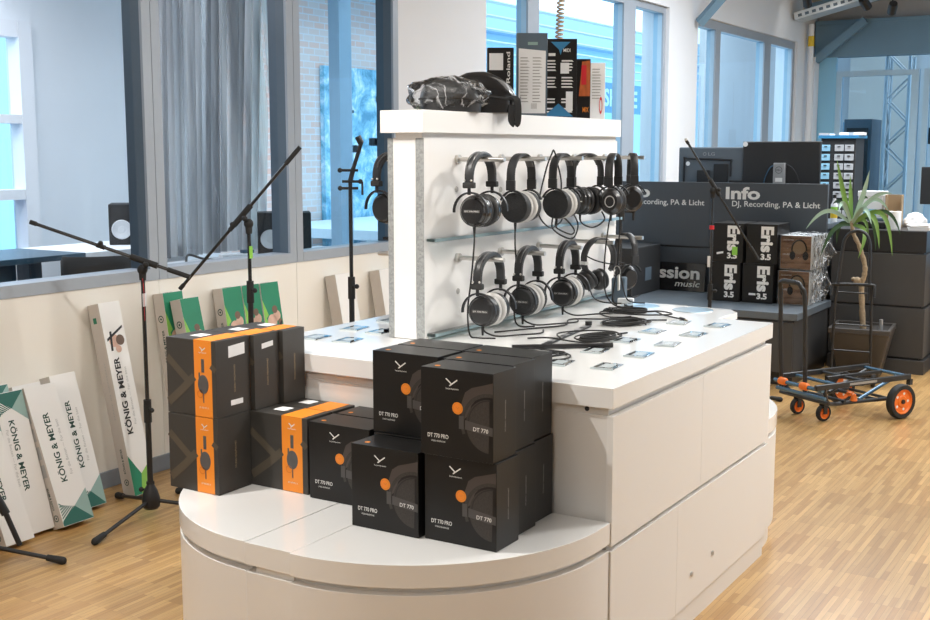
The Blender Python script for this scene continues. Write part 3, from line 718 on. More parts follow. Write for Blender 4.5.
rows = [
 (-1.713, 2.580, z1, 0, 'black carton with orange seal, lower front corner of the stack'),
 (-1.731, 2.711, z1, 0, 'lower black carton second back from the corner, below the middle of the top row'),
 (-1.744, 2.840, z1, 0, 'lower black carton at the back of the stack against the counter face'),
 (-1.720, 2.574, z2, 0, 'black carton with orange seal, top front corner of the stack'),
 (-1.736, 2.708, z2, 0, 'top black carton, second in the row behind the corner carton'),
 (-1.749, 2.840, z2, 0, 'top black carton at the back of the row, next to the coiled cables'),
 (-1.951, 2.566, z1, 0, 'front black carton standing alone in front of the taller stack'),
 (-1.972, 2.704, z1, 0, 'black carton hidden under the set-back top carton'),
 (-1.978, 2.838, z1, 0, 'rear black carton hidden under the hindmost of the set-back pair'),
 (-1.980, 2.712, z2, 0, 'set-back top black carton beside the white partition edge'),
 (-1.982, 2.842, z2, 0, 'top black carton behind the set-back one, only its lid showing'),
 (-2.222, 2.712, z1, 0, 'black carton between the orange-banded carton and the stack'),
 (-2.218, 2.842, z1, 0, 'black carton behind the one beside the orange-banded carton'),
]
for i, (x, y, z, a, lab) in enumerate(rows):
    if i == 0: o = dt; o.location = (x, y, z); o['label'] = lab; o['group'] = G
    else: o = dup(dt, (x, y, z), R(a), lab, G)

# ---- brown cartons with an orange band
def band_box(w=.208, d=.127, h=.239, stickers=0, xe=.915):
    t = thing('banded_carton', 'x', 'box')
    b = MB(); b.box(0, w, 0, d, 0, h); b.build('carton', M['brownbox'], t, bevel=.0012)
    Fr = frame((0, -.0005, 0), (1, 0, 0), (0, 0, 1)); x0, x1 = w*.566, w*xe
    b = MB(); b.poly([(x0, 0.001, 0), (x1, .001, 0), (x1, h, 0), (x0, h, 0)], Fr)
    b.poly([(x0, 0, 0), (x1, 0, 0), (x1, d-.002, 0), (x0, d-.002, 0)], frame((0, 0, h+.0005), (1, 0, 0), (0, 1, 0))); b.build('orange_band', M['orange'], t)
    b = MB()
    zo = [0.]
    def st(p, q, wd):
        zo[0] += .00012; p, q = V((*p, zo[0])), V((*q, zo[0])); dd = (q-p).normalized(); n = V((-dd.y, dd.x, 0))*wd/2; b.poly([p-n, q-n, q+n, p+n], Fr)
    st((.004, h*.74), (x0*.78, h*.45), .024); st((.006, h*.14), (x0*.58, h*.34), .026); st((x0*.58, h*.34), (x0-.001, h*.52), .026); b.build('bronze_mark', M['brownlogo'], t); b = MB(); st((x1+.001, h*.62), (w-.006, h*.68), .024)
    b.build('bronze_mark', M['brownlogo'], t)
    cx = (x0+x1)/2
    b = MB(); F2 = frame((0, -.0009, 0), (1, 0, 0), (0, 0, 1)); wing(b, F2, cx, h*.875, .022, .003); put_text(b, 'beyerdynamic', F2, cx-.016, h*.83, .032, .005, .006); b.build('logo', M['print'], t)
    b = MB(); put_text(b, 'DT 900 PRO X', F2, cx-.018, h*.115, .038, .005, .0); b.build('model_name', M['print'], t)
    b = MB(); b.box(cx-.006, cx+.006, h*.585, h*.76, 0, .0004, F2); b.lathe([(.0, .0008), (.026, .0008), (.027, 0)], frame((cx, -.0009, h*.43), (1, 0, 0), (0, 0, 1.35)) @ Matrix.Diagonal((.82, 1.1, 1, 1)), 24)
    b.box(cx-.0015, cx+.0025, h*.19, h*.35, 0, .0004, F2); b.box(cx-.018, cx-.012, h*.47, h*.58, 0, .0003, F2); b.build('headphone_picture', M['picgrey'], t)
    b = MB(); b.lathe([(.0125, .0008), (.0095, .0008)], frame((cx-.013, -.0009, h*.30), (1, 0, 0), (0, 0, 1)), 20); b.build('ring_print', M['orangedark'], t)
    Sd = frame((w+.0005, 0, 0), (0, 0, 1), (0, -1, 0))
    b = MB(); put_text(b, 'STUDIO HEADPHONES', Sd, h*.30, -d*.55, h*.36, .007, 0); b.build('side_print', M['gold'], t)
    if stickers:
        b = MB(); S2 = frame((w+.0006, 0, 0), (0, 1, 0), (0, 0, 1))
        if stickers == 1:
            b.poly([(d*.36, h*.76, 0), (d*.84, h*.78, 0), (d*.84, h*.93, 0), (d*.36, h*.91, 0)], S2); b.build('paper_label', M['label'], t); b = MB(); b.poly([(d*.40, h*.13, 0), (d*.76, h*.13, 0), (d*.76, h*.20, 0), (d*.40, h*.20, 0)], S2)
        else: b.poly([(d*.3, h*.80, 0), (d*.76, h*.82, 0), (d*.76, h*.89, 0), (d*.3, h*.87, 0)], S2)
        b.build('paper_label', M['label'], t)
    b = MB(); b.poly([(.052, .05, 0), (.10, .05, 0), (.10, .10, 0), (.052, .10, 0)], frame((0, 0, h+.0006), (1, 0, 0), (0, 1, 0))); b.build('lid_label', M['label'], t)
    return t
a = band_box(d=.147); b2 = band_box(d=.152, stickers=1); b3 = band_box(d=.118, stickers=2); b5 = band_box(d=.108, xe=.87); b6 = band_box(w=.18, d=.108); b4 = band_box(w=.232, d=.118)
def put(o, x, y, z, lab): o.location = (x, y, z); o['label'] = lab; o['group'] = 'orange-banded headphone cartons'; return o
put(a, -2.677, 2.578, z1, 'lower brown carton with orange band at the platform rim')
put(b2, -2.678, 2.580, z2, 'upper brown carton with orange band and two white labels on its side')
put(b3, -2.663, 2.735, z2, 'upper brown carton with one white label, middle of the three')
put(b5, -2.648, 2.856, z2, 'upper brown carton without labels, hindmost of the three')
put(b6, -2.664, 2.733, z1, 'lower brown carton hidden behind the rim carton')
put(dup(b6), -2.664, 2.856, z1, 'lowest brown carton at the back against the counter')
put(b4, -2.474, 2.728, z1, 'single brown orange-banded carton between the brown stack and black cartons')
put(dup(b4), -2.470, 2.848, z1, 'brown orange-banded carton behind the single one, only its lid showing')

# ------------------------------------------------------------------ long cartons leaning on the parapet
def lean_box(label, yc0, w, th, L, xb, xtop, style, cat='box', group=None, name='stand_carton', up=True):
    """carton whose wall-side bottom edge stands at x=xb and whose wall-side top edge reaches x=xtop"""
    al = math.asin(min(.9, (xb-xtop)/L))
    t = thing(name, label, cat, (xb, yc0, 0.001), 0, group); t.rotation_euler = (0, -al, 0)
    b = MB(); b.mi = 0; b.box(0, th, 0, w, 0, L)
    for f in b.bm.faces:
        c = f.calc_center_median(); n = f.normal
    o = b.build('carton', [M['kmwhite']], t, bevel=.001)
    Sd = frame((0, -.0005, 0), (1, 0, 0), (0, 0, 1))           # narrow side
    Fr = frame((th+.0005, 0, 0), (0, 1, 0), (0, 0, 1))         # wide front
    b = MB(); b.poly([(.001, .001, 0), (th-.001, .001, 0), (th-.001, L-.001, 0), (.001, L-.001, 0)], Sd); b.build('side_print', M['kmside'], t)
    def T(b, body, Mx, x, y, length, hgt, upward=True, bold=.022):
        if upward: Q = Mx @ Matrix(((0, -1, 0, x+hgt), (1, 0, 0, y), (0, 0, 1, .0004), (0, 0, 0, 1)))
        else: Q = Mx @ Matrix(((0, 1, 0, x), (-1, 0, 0, y+length), (0, 0, 1, .0004), (0, 0, 0, 1)))
        put_text(b, body, Q, 0, 0, length, hgt, bold)
    def ring_logo(b, Mx, x, y, r): b.lathe([(r, .0004), (r*.72, .0004)], Mx @ Matrix.Translation((x, y, 0)), 20); b.lathe([(r*.4, .0004), (0, .0004)], Mx @ Matrix.Translation((x, y, 0)), 4)
    if style in ('short', 'plain'):
        b = MB(); T(b, 'KÖNIG & MEYER', Fr, w*.28, L*.30, L*.50, w*.24, up)
        b.build('lettering', M['kmtext'], t)
        b = MB(); T(b, 'Für die Besten — For the best', Fr, w*.66 if up else w*.12, L*.34, L*.40, w*.09, up, 0); b.build('small_print', M['kmgrey'], t)
        e = (lambda v: v) if up else (lambda v: L-v)
        b = MB(); b.mi = 0; b.poly([(0, e(0.002), 0), (w, e(.002), 0), (w, e(L*.04), 0), (w*.5, e(L*.12), .0001), (0, e(L*.03), 0)], Fr)
        b.mi = 1; b.poly([(w, e(.002), .0001), (w, e(L*.22), .0001), (w*.5, e(L*.12), .0001)], Fr)
        for i in range(7): b.mi = 0; yy = L*(.03+.021*i); b.poly([(w*.02, e(yy), .0002), (w*(.46-.06*i), e(yy+L*.085-.010*i), .0002), (w*(.46-.06*i), e(yy+L*.094-.010*i), .0002), (w*.02, e(yy+L*.010), .0002)], Fr)
        b.build('corner_pattern', [M['kmdark'], M['kmmid']], t)
        b = MB(); ring_logo(b, Sd, th*.55, L*.07, th*.2); T(b, 'KÖNIG & MEYER', Sd, th*.42, L*.13, L*.16, th*.2); b.build('side_logo', M['kmtext'], t)
        b = MB()
        for i in range(4): b.poly([(th*.3, L*(.36+.13*i), .0004), (th*.85, L*(.36+.13*i), .0004), (th*.85, L*(.45+.13*i), .0004), (th*.3, L*(.45+.13*i), .0004)], Sd)
        b.build('side_picture', M['kmgrey'], t)
        b = MB(); b.box(th*.35, th*.65, w*.3, w*.7, L, L+.0008); b.build('tape', M['carton'], t)
    elif style == 'tall':
        b = MB(); T(b, 'KÖNIG & MEYER', Fr, w*.16, L*.315, L*.40, w*.33, True, .03); b.build('lettering', M['blackmat'], t)
        b = MB(); T(b, 'Für die Besten — For the best', Fr, w*.62, L*.36, L*.30, w*.1, True, 0); T(b, 'MADE IN GERMANY', Sd, th*.5, L*.4, L*.3, th*.1, True, 0); b.build('small_print', M['kmgrey'], t)
        b = MB(); b.mi = 0; b.poly([(0, .002, 0), (w*.99, .002, 0), (0, L*.21, 0)], Fr); b.mi = 1; b.poly([(w*.35, .002, .0002), (w*.99, .002, .0002), (w*.99, L*.16, .0002), (w*.5, L*.105, .0002)], Fr); b.build('corner_pattern', [M['kmgreen'], M['kmlight']], t)
        b = MB(); b.mi = 0
        b.lathe([(w*.24, .0004), (0, .0004)], Fr @ Matrix.Translation((w*.42, L*.80, 0)), 16); b.lathe([(w*.14, .0005), (0, .0005)], Fr @ Matrix.Translation((w*.56, L*.755, 0)), 12)
        b.mi = 1; b.lathe([(w*.2, .0006), (0, .0006)], Fr @ Matrix.Translation((w*.70, L*.80, 0)), 14); b.mi = 2; b.poly([(w*.1, L*.80, .0008), (w*.9, L*.862, .0008), (w*.9, L*.875, .0008), (w*.1, L*.815, .0008)], Fr); b.poly([(w*.2, L*.75, .0008), (w*.3, L*.75, .0008), (w*.36, L*.85, .0008), (w*.26, L*.85, .0008)], Fr)
        b.build('cover_picture', [M['skin'], M['hair'], M['blackmat']], t)
        b = MB(); ring_logo(b, Sd, th*.5, L*.075, th*.2); T(b, 'KÖNIG & MEYER', Sd, th*.4, L*.12, L*.13, th*.2); b.build('side_logo', M['kmtext'], t)
        b = MB(); b.poly([(th*.3, L*.9, .0004), (th*.6, L*.9, .0004), (th*.6, L*.93, .0004), (th*.3, L*.93, .0004)], Sd); b.build('eco_mark', M['kmgreen'], t)
    elif style == 'green':
        b = MB(); b.mi = 0; b.poly([(0, .002, 0), (w, .002, 0), (w, L-.001, 0), (0, L-.001, 0)], Fr)
        b.mi = 1; b.poly([(0, L*.80, .0002), (w*.55, L*.70, .0002), (w*.3, L*.66, .0002), (0, L*.70, .0002)], Fr); b.poly([(0, L*.90, .0002), (w*.25, L*.80, .0002), (w*.1, L*.78, .0002), (0, L*.80, .0002)], Fr)
        b.build('green_cover', [M['kmgreen'], M['kmlight']], t)
        b = MB(); b.mi = 0
        for cx, cy, r in ((.42, .76, .26), (.7, .79, .2), (.3, .70, .16)): b.lathe([(w*r, .0004), (0, .0004)], Fr @ Matrix.Translation((w*cx, L*cy, 0)), 16)
        b.mi = 1
        for cx, cy, r in ((.62, .83, .15), (.85, .75, .12)): b.lathe([(w*r, .0006), (0, .0006)], Fr @ Matrix.Translation((w*cx, L*cy, 0)), 12)
        b.mi = 2; b.poly([(w*.02, L*.60, .0005), (w*.98, L*.60, .0005), (w*.98, L*.73, .0005), (w*.5, L*.70, .0005), (w*.1, L*.68, .0005)], Fr)
        b.mi = 3; b.poly([(w*.45, L*.66, .0008), (w*.55, L*.66, .0008), (w*.95, L*.74, .0008), (w*.9, L*.76, .0008)], Fr)
        b.build('cover_picture', [M['skin'], M['hair'], M['kmwhite'], M['blackmat']], t)
        b = MB(); ring_logo(b, Sd, th*.5, L*.86, th*.26); T(b, 'KÖNIG & MEYER', Sd, th*.38, L*.60, L*.20, th*.26); b.build('side_logo', M['kmtext'], t)
        b = MB(); b.box(th*.3, th*.8, w*.35, w*.62, L, L+.0008); b.build('tape', M['blackmat'], t)
    return t
KG = 'long stand cartons leaning on the cream wall'
lean_box('tall narrow white carton with black lettering leaning alone behind the tripod', 3.660, .125, .075, .905, -4.105, -4.30, 'tall', group=KG)
lean_box('pale carton leaning behind the striped-corner one, nearest the baseboard gap', 3.375, .14, .07, .612, -4.125, -4.30, 'short', group=KG)
lean_box('white carton with grey side and green striped bottom corner, front of its pair', 3.170, .158, .075, .612, -3.995, -4.213, 'short', group=KG)
lean_box('white carton with green top corner, lettering reading downward, second from photo edge', 3.025, .14, .07, .600, -4.045, -4.215, 'short', group=KG, up=False)
lean_box('white carton with lettering reading downward at the very edge of the photo', 2.882, .135, .07, .585, -3.985, -4.21, 'short', group=KG, up=False)
lean_box('white carton behind the green-topped one, only its top end showing', 3.01, .15, .07, .615, -4.13, -4.302, 'plain', group=KG, up=False)
lean_box('white carton behind the striped-corner one, only its open top showing', 3.180, .145, .07, .60, -4.112, -4.298, 'plain', group=KG)
GG = 'green-fronted cartons leaning on the cream wall'
lean_box('green-fronted carton leaning behind another just beside the first tripod', 4.065, .13, .07, .905, -4.165, -4.30, 'green', group=GG)
lean_box('green-fronted carton in front of its twin beside the first tripod', 4.095, .125, .07, .885, -4.02, -4.215, 'green', group=GG)
lean_box('green-fronted carton of the trio with its pale side showing', 4.480, .14, .07, .888, -4.165, -4.30, 'green', group=GG)
lean_box('green-fronted carton in the middle of the trio behind the stand pole', 4.627, .135, .07, .886, -4.165, -4.30, 'green', group=GG)
lean_box('green-fronted carton of the trio farthest along the wall', 4.772, .145, .07, .884, -4.165, -4.30, 'green', group=GG)
def plain_carton(label, y, w, th, L, xb, xt):
    al = math.asin((xb-xt)/L); t = thing('flat_carton', label, 'box', (xb, y, .001)); t.rotation_euler = (0, -al, 0)
    b = MB(); b.box(0, th, 0, w, 0, L); b.build('carton', M['kmwhite'], t, bevel=.0015)
    b = MB(); b.box(th*.2, th*.8, w*.3, w*.7, L, L+.001); b.poly([(th+.0006, w*.55, L*.72), (th+.0006, w*.7, L*.72), (th+.0006, w*.7, L*.78), (th+.0006, w*.55, L*.78)]); b.build('label', M['kmgrey'], t)
    b = MB(); b.poly([(.002, -.0006, .002), (th-.002, -.0006, .002), (th-.002, -.0006, L-.002), (.002, -.0006, L-.002)]); b.build('side_print', M['kmside'], t)
plain_carton('plain white carton leaning on the wall behind the worktop', 5.42, .17, .08, .875, -4.14, -4.30)
plain_carton('plain white carton leaning on the wall nearest the white pier', 5.86, .17, .08, .865, -4.15, -4.30)
# ------------------------------------------------------------------ headphones
HS = 1.04
def headphones(label, style, pad, loc, rz=0., shell='cup', ring=False, text=None, cable=None, second_cable=None, half=.090, spread=1., drop=0., cab_r=.0032):
    """local frame: origin on top of the peg, arc in the YZ plane, cups facing +Y and -Y"""
    t = thing('headphones', label, 'headphones', loc, rz, 'headphones hanging on the rack'); t.scale = (HS,)*3
    H = half; zc = -.182-drop
    def arc(r_out, z_end, n=20, k=0.):
        pts = []
        for i in range(n+1):
            a = math.pi*i/n; y = -H*math.cos(a)
            z = -.092*(1-math.sin(a)**.72) if 0 < i < n else -.092
            pts.append((0, y*(1+k), z+.008+k*.02))
        return pts
    band = arc(0, 0)
    b = MB()
    if style == 'padded':
        b.ribbon(band, .034, .016, (1, 0, 0), scale=[.92+.14*math.sin(math.pi*i/20) for i in range(21)]); b.build('headband', M['leather'], t, smooth=True, angle=50)
        b = MB()
        for x in (-.009, .009): b.tube([(x, y*1.10, z+.0085) for _, y, z in band[2:-2]], .0022, 6)
        b.build('seam', M['ring'] if False else M['dtgrey'], t, smooth=True)
        for s in (-1, 1):
            b = MB(); b.box(-.021, .021, s*H-.011, s*H+.011, -.104, -.084); b.build('band_clip', M['rubber'], t, bevel=.004)
            for x in (-.012, .012):
                b = MB(); b.ball((x, s*(H+.010), -.078), .004, 8); b.build('snap', M['steel'], t, smooth=True)
    else:
        b.ribbon(band, .033, .007, (1, 0, 0)); b.build('headband', M['blackmat'] if style == 'flat' else M['leather'], t, smooth=True, angle=50)
        b = MB(); b.ribbon([(0, y*.93, z-.005) for _, y, z in band[3:-3]], .028, .006, (1, 0, 0)); b.build('headband_pad', M['dtgrey'] if style == 'flat' else M['pad'], t, smooth=True, angle=50)
        for s in (-1, 1):
            b = MB(); b.box(-.0175, .0175, s*H-.0055, s*H+.0055, -.120, -.084); b.build('band_end', M['blackmat'], t, bevel=.002)
    for s in (-1, 1):
        b = MB(); b.box(-.0055, .0055, s*H-.003, s*H+.003, zc+.056, -.085); b.build('slider', M['black'] if style != 'flat' else M['blackgloss'], t, bevel=.001)
        # yoke : fork hugging the cup
        Yk = H-.010
        b = MB()
        if style == 'padded':
            pts = [(.063*math.cos(a), s*(Yk-.002), zc+.063*math.sin(a)) for a in [R(-4+188*i/18) for i in range(19)]]
            b.ribbon(pts, .012, .006, (0, 1, 0)); b.build('yoke', M['black'], t, smooth=True)
        else:
            pts = [(.054*math.cos(a), s*(Yk-.012), zc+.060*math.sin(a)) for a in [R(25+130*i/14) for i in range(15)]]
            b.ribbon(pts, .012, .006, (0, 1, 0)); b.build('yoke', M['blackmat'], t, smooth=True)
        # cup : local z of frame points outward
        Mc = frame((0, s*(Yk-.028), zc), (-s, 0, 0), (0, 0, 1))
        if s > 0: Mc = frame((0, Yk-.050, zc), (-1, 0, 0), (0, 0, 1))
        else: Mc = frame((0, -(Yk-.050), zc), (1, 0, 0), (0, 0, 1))
        c = MB(); ro = .055
        if style == 'flat': prof = [(0, .0), (ro, .0), (ro+.001, .010), (ro, .026), (ro-.003, .033), (ro-.012, .036), (0, .037)]
        elif style == 'oval': prof = [(0, .0), (.052, .0), (.053, .012), (.048, .024), (.040, .031), (.036, .036), (0, .037)]
        else: prof = [(0, .0), (ro, .0), (ro+.001, .008), (ro-.002, .020), (ro-.007, .024), (ro-.008, .032), (ro-.014, .038), (0, .041)]
        if style == 'oval': Mc2 = Mc @ Matrix.Diagonal((.86, 1.0, 1, 1))
        else: Mc2 = Mc
        c.lathe(prof, Mc2, 32); cup = c.build('ear_cup', M[shell], t, smooth=True, angle=40)
        if style == 'flat':
            c = MB(); c.lathe([(ro-.004, .0365), (ro-.012, .0385), (0, .0395)], Mc2, 32); c.build('grille', M['grille'], cup, smooth=True)
        if style == 'padded':
            c = MB(); c.lathe([(ro-.0065, .0245), (ro-.0035, .0255), (ro-.0035, .0275), (ro-.0065, .0285)], Mc2, 32); c.build('rim', M['blackgloss'] if shell != 'blackgloss' else M['steel'] if False else M['dtgrey'], cup, smooth=True)
            if text:
                c = MB(); c.box(-.030, .030, -.005, .005, .0408, .0416, Mc2); put_text(c, text, Mc2 @ Matrix.Translation((0, 0, .0419)), -.026, -.0025, .052, .005, .004)
                o = c.build('name_bar', [M['dtgrey']], cup)
                c = MB(); put_text(c, text, Mc2 @ Matrix.Translation((0, 0, .0421)), -.026, -.0022, .052, .0044, .004); c.build('lettering', M['print'], cup)
        if ring:
            c = MB(); c.lathe([(.024, .0365), (.0235, .039), (.0205, .039), (.020, .0365)], Mc2, 32); c.build('emblem_ring', M['ring'], cup, smooth=True)
        if style == 'spoke':
            c = MB()
            for i in range(6): a = i*math.pi/3; c.box(.006, .036, -.002, .002, .040, .043, Mc2 @ Matrix.Rotation(a, 4, 'Z'))
            c.build('spoke', M['steel'], cup)
        # ear pad : torus
        c = MB(); k = 10; rr = .0115 if style != 'oval' else .011; rp = ro-.010
        c.lathe([(rp+rr*math.cos(2*math.pi*i/k)*1.05, -.0095+rr*math.sin(2*math.pi*i/k)) for i in range(k+1)], Mc2, 30); c.build('ear_pad', M[pad], t, smooth=True, angle=180)
        c = MB(); c.lathe([(rp, -.004), (0, -.004)], Mc2, 24); c.build('driver_cover', M['grille'], cup)
    if cable:
        b = MB(); b.tube(smooth_path(cable, 6), cab_r, 8); b.build('cable', M['rubber'], t, smooth=True)
        b = MB(); b.cyl(cable[0], V(cable[0])+V((0, 0, -.03)), .0055, .0035, 10); b.build('strain_relief', M['rubber'], t, smooth=True)
    if second_cable:
        b = MB(); b.tube(smooth_path(second_cable, 6), cab_r, 8); b.build('cable', M['rubber'], t, smooth=True)
    return t
TOP, LOW = PEGZ[0], PEGZ[1]
TOP, LOW = PEGZ[1]+.009, PEGZ[0]+.009
ZW = .939
def cab_down(x, y, drop, dx=0, dy=0, sgn=-1, H=.078):
    z0 = -.234; y0 = sgn*(H-.03)
    return [(0, y0, z0), (0, y0-.004, z0-.06), (dx*.4, y0+dy*.4, z0-(drop-.234)*.5), (dx*.9, y0+dy*.9, -(drop)+.02), (dx+.02, y0+dy, -drop+.004), (dx+.09, y0+dy+.03, -drop+.004)]
dU, dL = (TOP-ZW)/HS, (LOW-ZW)/HS
headphones('black studio headphones with glossy shells and black pads, first on the upper pegs', 'padded', 'pad', (-2.135, PEGY[0]-.01, TOP), R(5), 'blackgloss', text='DT 770 PRO',
   cable=[(0, -.05, -.236), (.0, -.052, -.30), (-.01, -.055, -.42), (-.02, -.06, -.52), (-.005, -.075, -.60), (.03, -.085, -dU+.004), (.09, -.07, -dU+.004)])
hp2 = headphones('flat-banded headphones with round fabric grilles and white pads, second on the upper pegs', 'flat', 'velour', (-2.140, PEGY[1]-.015, TOP), R(4), 'blackmat',
   cable=[(0, -.05, -.236), (.0, -.05, -.32), (.01, -.05, -.45), (.0, -.055, -.56), (.02, -.06, -dU+.004), (.08, -.05, -dU+.004)])
hp3 = dup(hp2, (-2.130, PEGY[2]-.01, TOP), R(4), 'flat-banded headphones with white pads, third on the upper pegs beside tangled loops', skip=('cable', 'strain_relief'))
b = MB(); b.tube(smooth_path([(0, -.05, -.236), (0, -.05, -.27), (.03, .02, -.30), (.02, .08, -.285), (-.01, .05, -.24), (0, -.02, -.255), (.01, -.14, -.265), (-.01, -.20, -.20), (0, -.16, -.06), (0, -.10, .01), (.0, -.08, .02), (0, -.05, -.02), (.01, -.03, -.12), (.0, -.09, -.24), (0, -.06, -.285), (.02, .06, -.32), (.02, .12, -.27), (.0, .11, -.22)]), .003, 8); b.build('cable', M['rubber'], hp3, smooth=True)
b = MB(); b.cyl((0, -.05, -.234), (0, -.05, -.268), .0055, .0035, 10); b.build('strain_relief', M['rubber'], hp3, smooth=True)
headphones('black open-backed headphones with spoked shells, inner one on the fourth upper peg', 'spoke', 'pad', (-2.165, PEGY[3]-.02, TOP), R(-14), 'cup',
   cable=[(0, -.04, -.23), (0, -.03, -.27), (.02, .02, -.29), (.03, .08, -.262), (.0, .1, -.23)])
headphones('black headphones with a pale ring on the shell, outer one on the fourth upper peg', 'oval', 'pad', (-2.060, PEGY[3]+.02, TOP), R(12), 'cup', ring=True,
   cable=[(0, -.04, -.23), (-.01, -.045, -.30), (-.02, -.05, -.42), (-.02, -.03, -.55), (.02, -.01, -dU+.004), (.09, .0, -dU+.004)],
   second_cable=[(.02, .04, -.23), (.02, .04, -.30), (.015, .035, -.45), (.0, .02, -.58), (.02, .02, -dU+.004)])
headphones('black headphones on the last upper peg by the partition end', 'oval', 'pad', (-2.10, PEGY[4], TOP), R(30), 'cup', half=.075)
LC = [(0, -.05, -.236), (.004, -.052, -.247), (.02, -.05, -.258), (.05, -.03, -dL+.004), (.10, .03, -dL+.004), (.15, .10, -dL+.004), (.13, .17, -dL+.004)]
hpl = headphones('black headphones with grey velour pads, first on the lower pegs', 'padded', 'velour', (-2.105, PEGY[0], LOW), R(4), 'cup', text='DT 770 PRO',
   cable=LC)
hq = headphones('black headphones with ribbed shells and grey velour pads, second on the lower pegs', 'padded', 'velour', (-2.115, PEGY[1], LOW), R(5), 'grille', text='DT 990 PRO', cable=LC)
hq2 = dup(hpl, (-2.105, PEGY[2], LOW), R(6), 'black headphones with grey velour pads, third on the lower pegs')
b = MB()
# folded pair on the fourth lower peg
t = thing('headphones', 'black folded headphones tilted sideways on the fourth lower peg', 'headphones', (-2.13, PEGY[3]+.01, LOW), R(-26), 'headphones hanging on the rack')
b = MB(); b.ribbon([(0, .082*math.cos(a)+.015, -.085+.088*math.sin(a)) for a in [R(-35+250*i/24) for i in range(25)]], .033, .013, (1, 0, 0)); b.build('headband', M['leather'], t, smooth=True, angle=50)
b = MB(); b.box(-.018, .018, -.075, -.055, -.105, -.090); b.build('band_clip', M['ring'], t, bevel=.002)
for (y, z, rx, s) in ((-.045, -.168, 15, 1), (.02, -.172, -8, -1)):
    Mc = frame((0, y, z), (1, 0, 0), (0, -math.sin(R(rx+20)), math.cos(R(rx+20))))
    b = MB(); b.lathe([(0, -.002), (.044, 0), (.046, .012), (.042, .024), (.034, .031), (0, .035)], Mc, 28); c = b.build('ear_cup', M['cup'], t, smooth=True, angle=40)
    b = MB(); b.lathe([(.0245, .0325), (.024, .0365), (.0205, .0365), (.02, .0325)], Mc, 28); b.build('emblem_ring', M['dtgrey'], c, smooth=True)
    b = MB(); b.lathe([(.035+.0115*math.cos(2*math.pi*i/10), -.010+.0115*math.sin(2*math.pi*i/10)) for i in range(11)], Mc, 28); b.build('ear_pad', M['pad'], t, smooth=True, angle=180)
b = MB(); b.tube(smooth_path([(0, .09, -.11), (.02, .03, -.10), (.03, -.03, -.085), (.0, -.05, -.07)]), .003, 6); b.build('cable', M['rubber'], t, smooth=True)
b = MB(); b.tube(smooth_path([(0, -.03, -.215), (.0, -.01, -.25), (.03, .02, -dL+.004), (.1, .06, -dL+.004)]), .003, 6); b.build('cable', M['rubber'], t, smooth=True)
b = MB(); pts = [(.05+.022*math.cos(a), .075+.0*a, -.135+.022*math.sin(a)) for a in [2*math.pi*i/16 for i in range(16)]]; b.tube(pts, .0014, 6, closed=True); tg = b.build('tag_ring', M['steel'], t, smooth=True)
b = MB(); b.box(-.006, .006, -.003, .003, -.075, 0, Matrix.Translation((.058, .078, -.150)) @ Matrix.Rotation(R(-22), 4, 'X') @ Matrix.Rotation(R(-25), 4, 'Y')); b.build('security_tag', M['ring'], t, bevel=.002)
headphones('black headphones seen edge-on on the last lower peg', 'oval', 'pad', (-2.125, PEGY[4], LOW), R(60), 'cup', half=.066, cable=[(0, -.04, -.23), (0, -.04, -.25), (.02, -.03, -dL+.004), (.09, .02, -dL+.004)])
headphones('black headphones on the window side of the partition, first peg', 'padded', 'pad', (-2.52, PEGY[0], TOP), R(-6), 'cup')
headphones('black headphones on the window side of the partition, second peg', 'padded', 'pad', (-2.52, PEGY[1], TOP), R(-6), 'cup')

# ------------------------------------------------------------------ cables lying on the worktop
def coil(name, label, c, r, turns, ex=1.4, rz=0., rad=.003, tail=None, h=.012):
    pts = []
    N = int(turns*18)
    for i in range(N+1):
        a = 2*math.pi*i/18; k = r*(1+.24*math.sin(a*.37+turns)+.16*math.sin(a*1.9)+.1*math.sin(a*.71)); z = .0038+h*(.5+.5*math.sin(a*.43))*min(1, i/20)
        p = Matrix.Rotation(rz, 3, 'Z') @ V((k*ex*math.cos(a), k*math.sin(a), z)); pts.append(p+V((c[0], c[1], .9362)))
    if tail: pts += [V((x, y, .9362+.004)) for x, y in tail]
    b = MB(); b.tube(pts, rad, 6); o = b.build(name, M['rubber'], smooth=True); tag(o, label, 'cable', 'black cables lying on the worktop'); return o
coil('cable_coil', 'black cable bundle coiled beside the third price card, under the ring-marked headphones', (-1.735, 3.72), .042, 6, 1.9, R(75), tail=[(-1.72, 3.86), (-1.70, 3.90)])
coil('cable_coil', 'black cable coil in the middle, below the folded headphones', (-1.80, 4.10), .042, 7, 1.9, R(60), tail=[(-1.75, 4.25), (-1.70, 4.28)])
coil('cable_coil', 'loose black cable loops nearest the stacked cartons', (-1.72, 3.30), .045, 3, 1.7, R(60), tail=[(-1.80, 3.42), (-1.88, 3.45)])
coil('cable_coil', 'black cable bundle at the far end beneath the last pegs', (-1.93, 4.42), .040, 6, 2.0, R(30), tail=[(-1.76, 4.40), (-1.67, 4.34)])
t = thing('jack_plug', 'black jack plug with gold tip at the end of the far cable', 'plug', (-1.665, 4.335, .9362), R(-40))
b = MB(); b.cyl((0, 0, .0065), (.035, 0, .0065), .006, .005, 10); b.build('plug_body', M['black'], t, smooth=True)
b = MB(); b.cyl((.035, 0, .0065), (.055, 0, .0065), .0025, .002, 8); b.build('plug_tip', M['gold'], t, smooth=True)
t = thing('cable_holder', 'long black slotted cable strip lying behind the middle coil', 'cable holder', (-1.865, 3.76, .9362), R(97))
b = MB(); b.box(-.26, .22, -.010, .010, 0, .008); b.build('strip', M['black'], t, bevel=.002)
b = MB(); b.cyl((.215, 0, .008), (.215, 0, .022), .013, n=14); b.build('end_knob', M['black'], t, smooth=True)
b = MB()
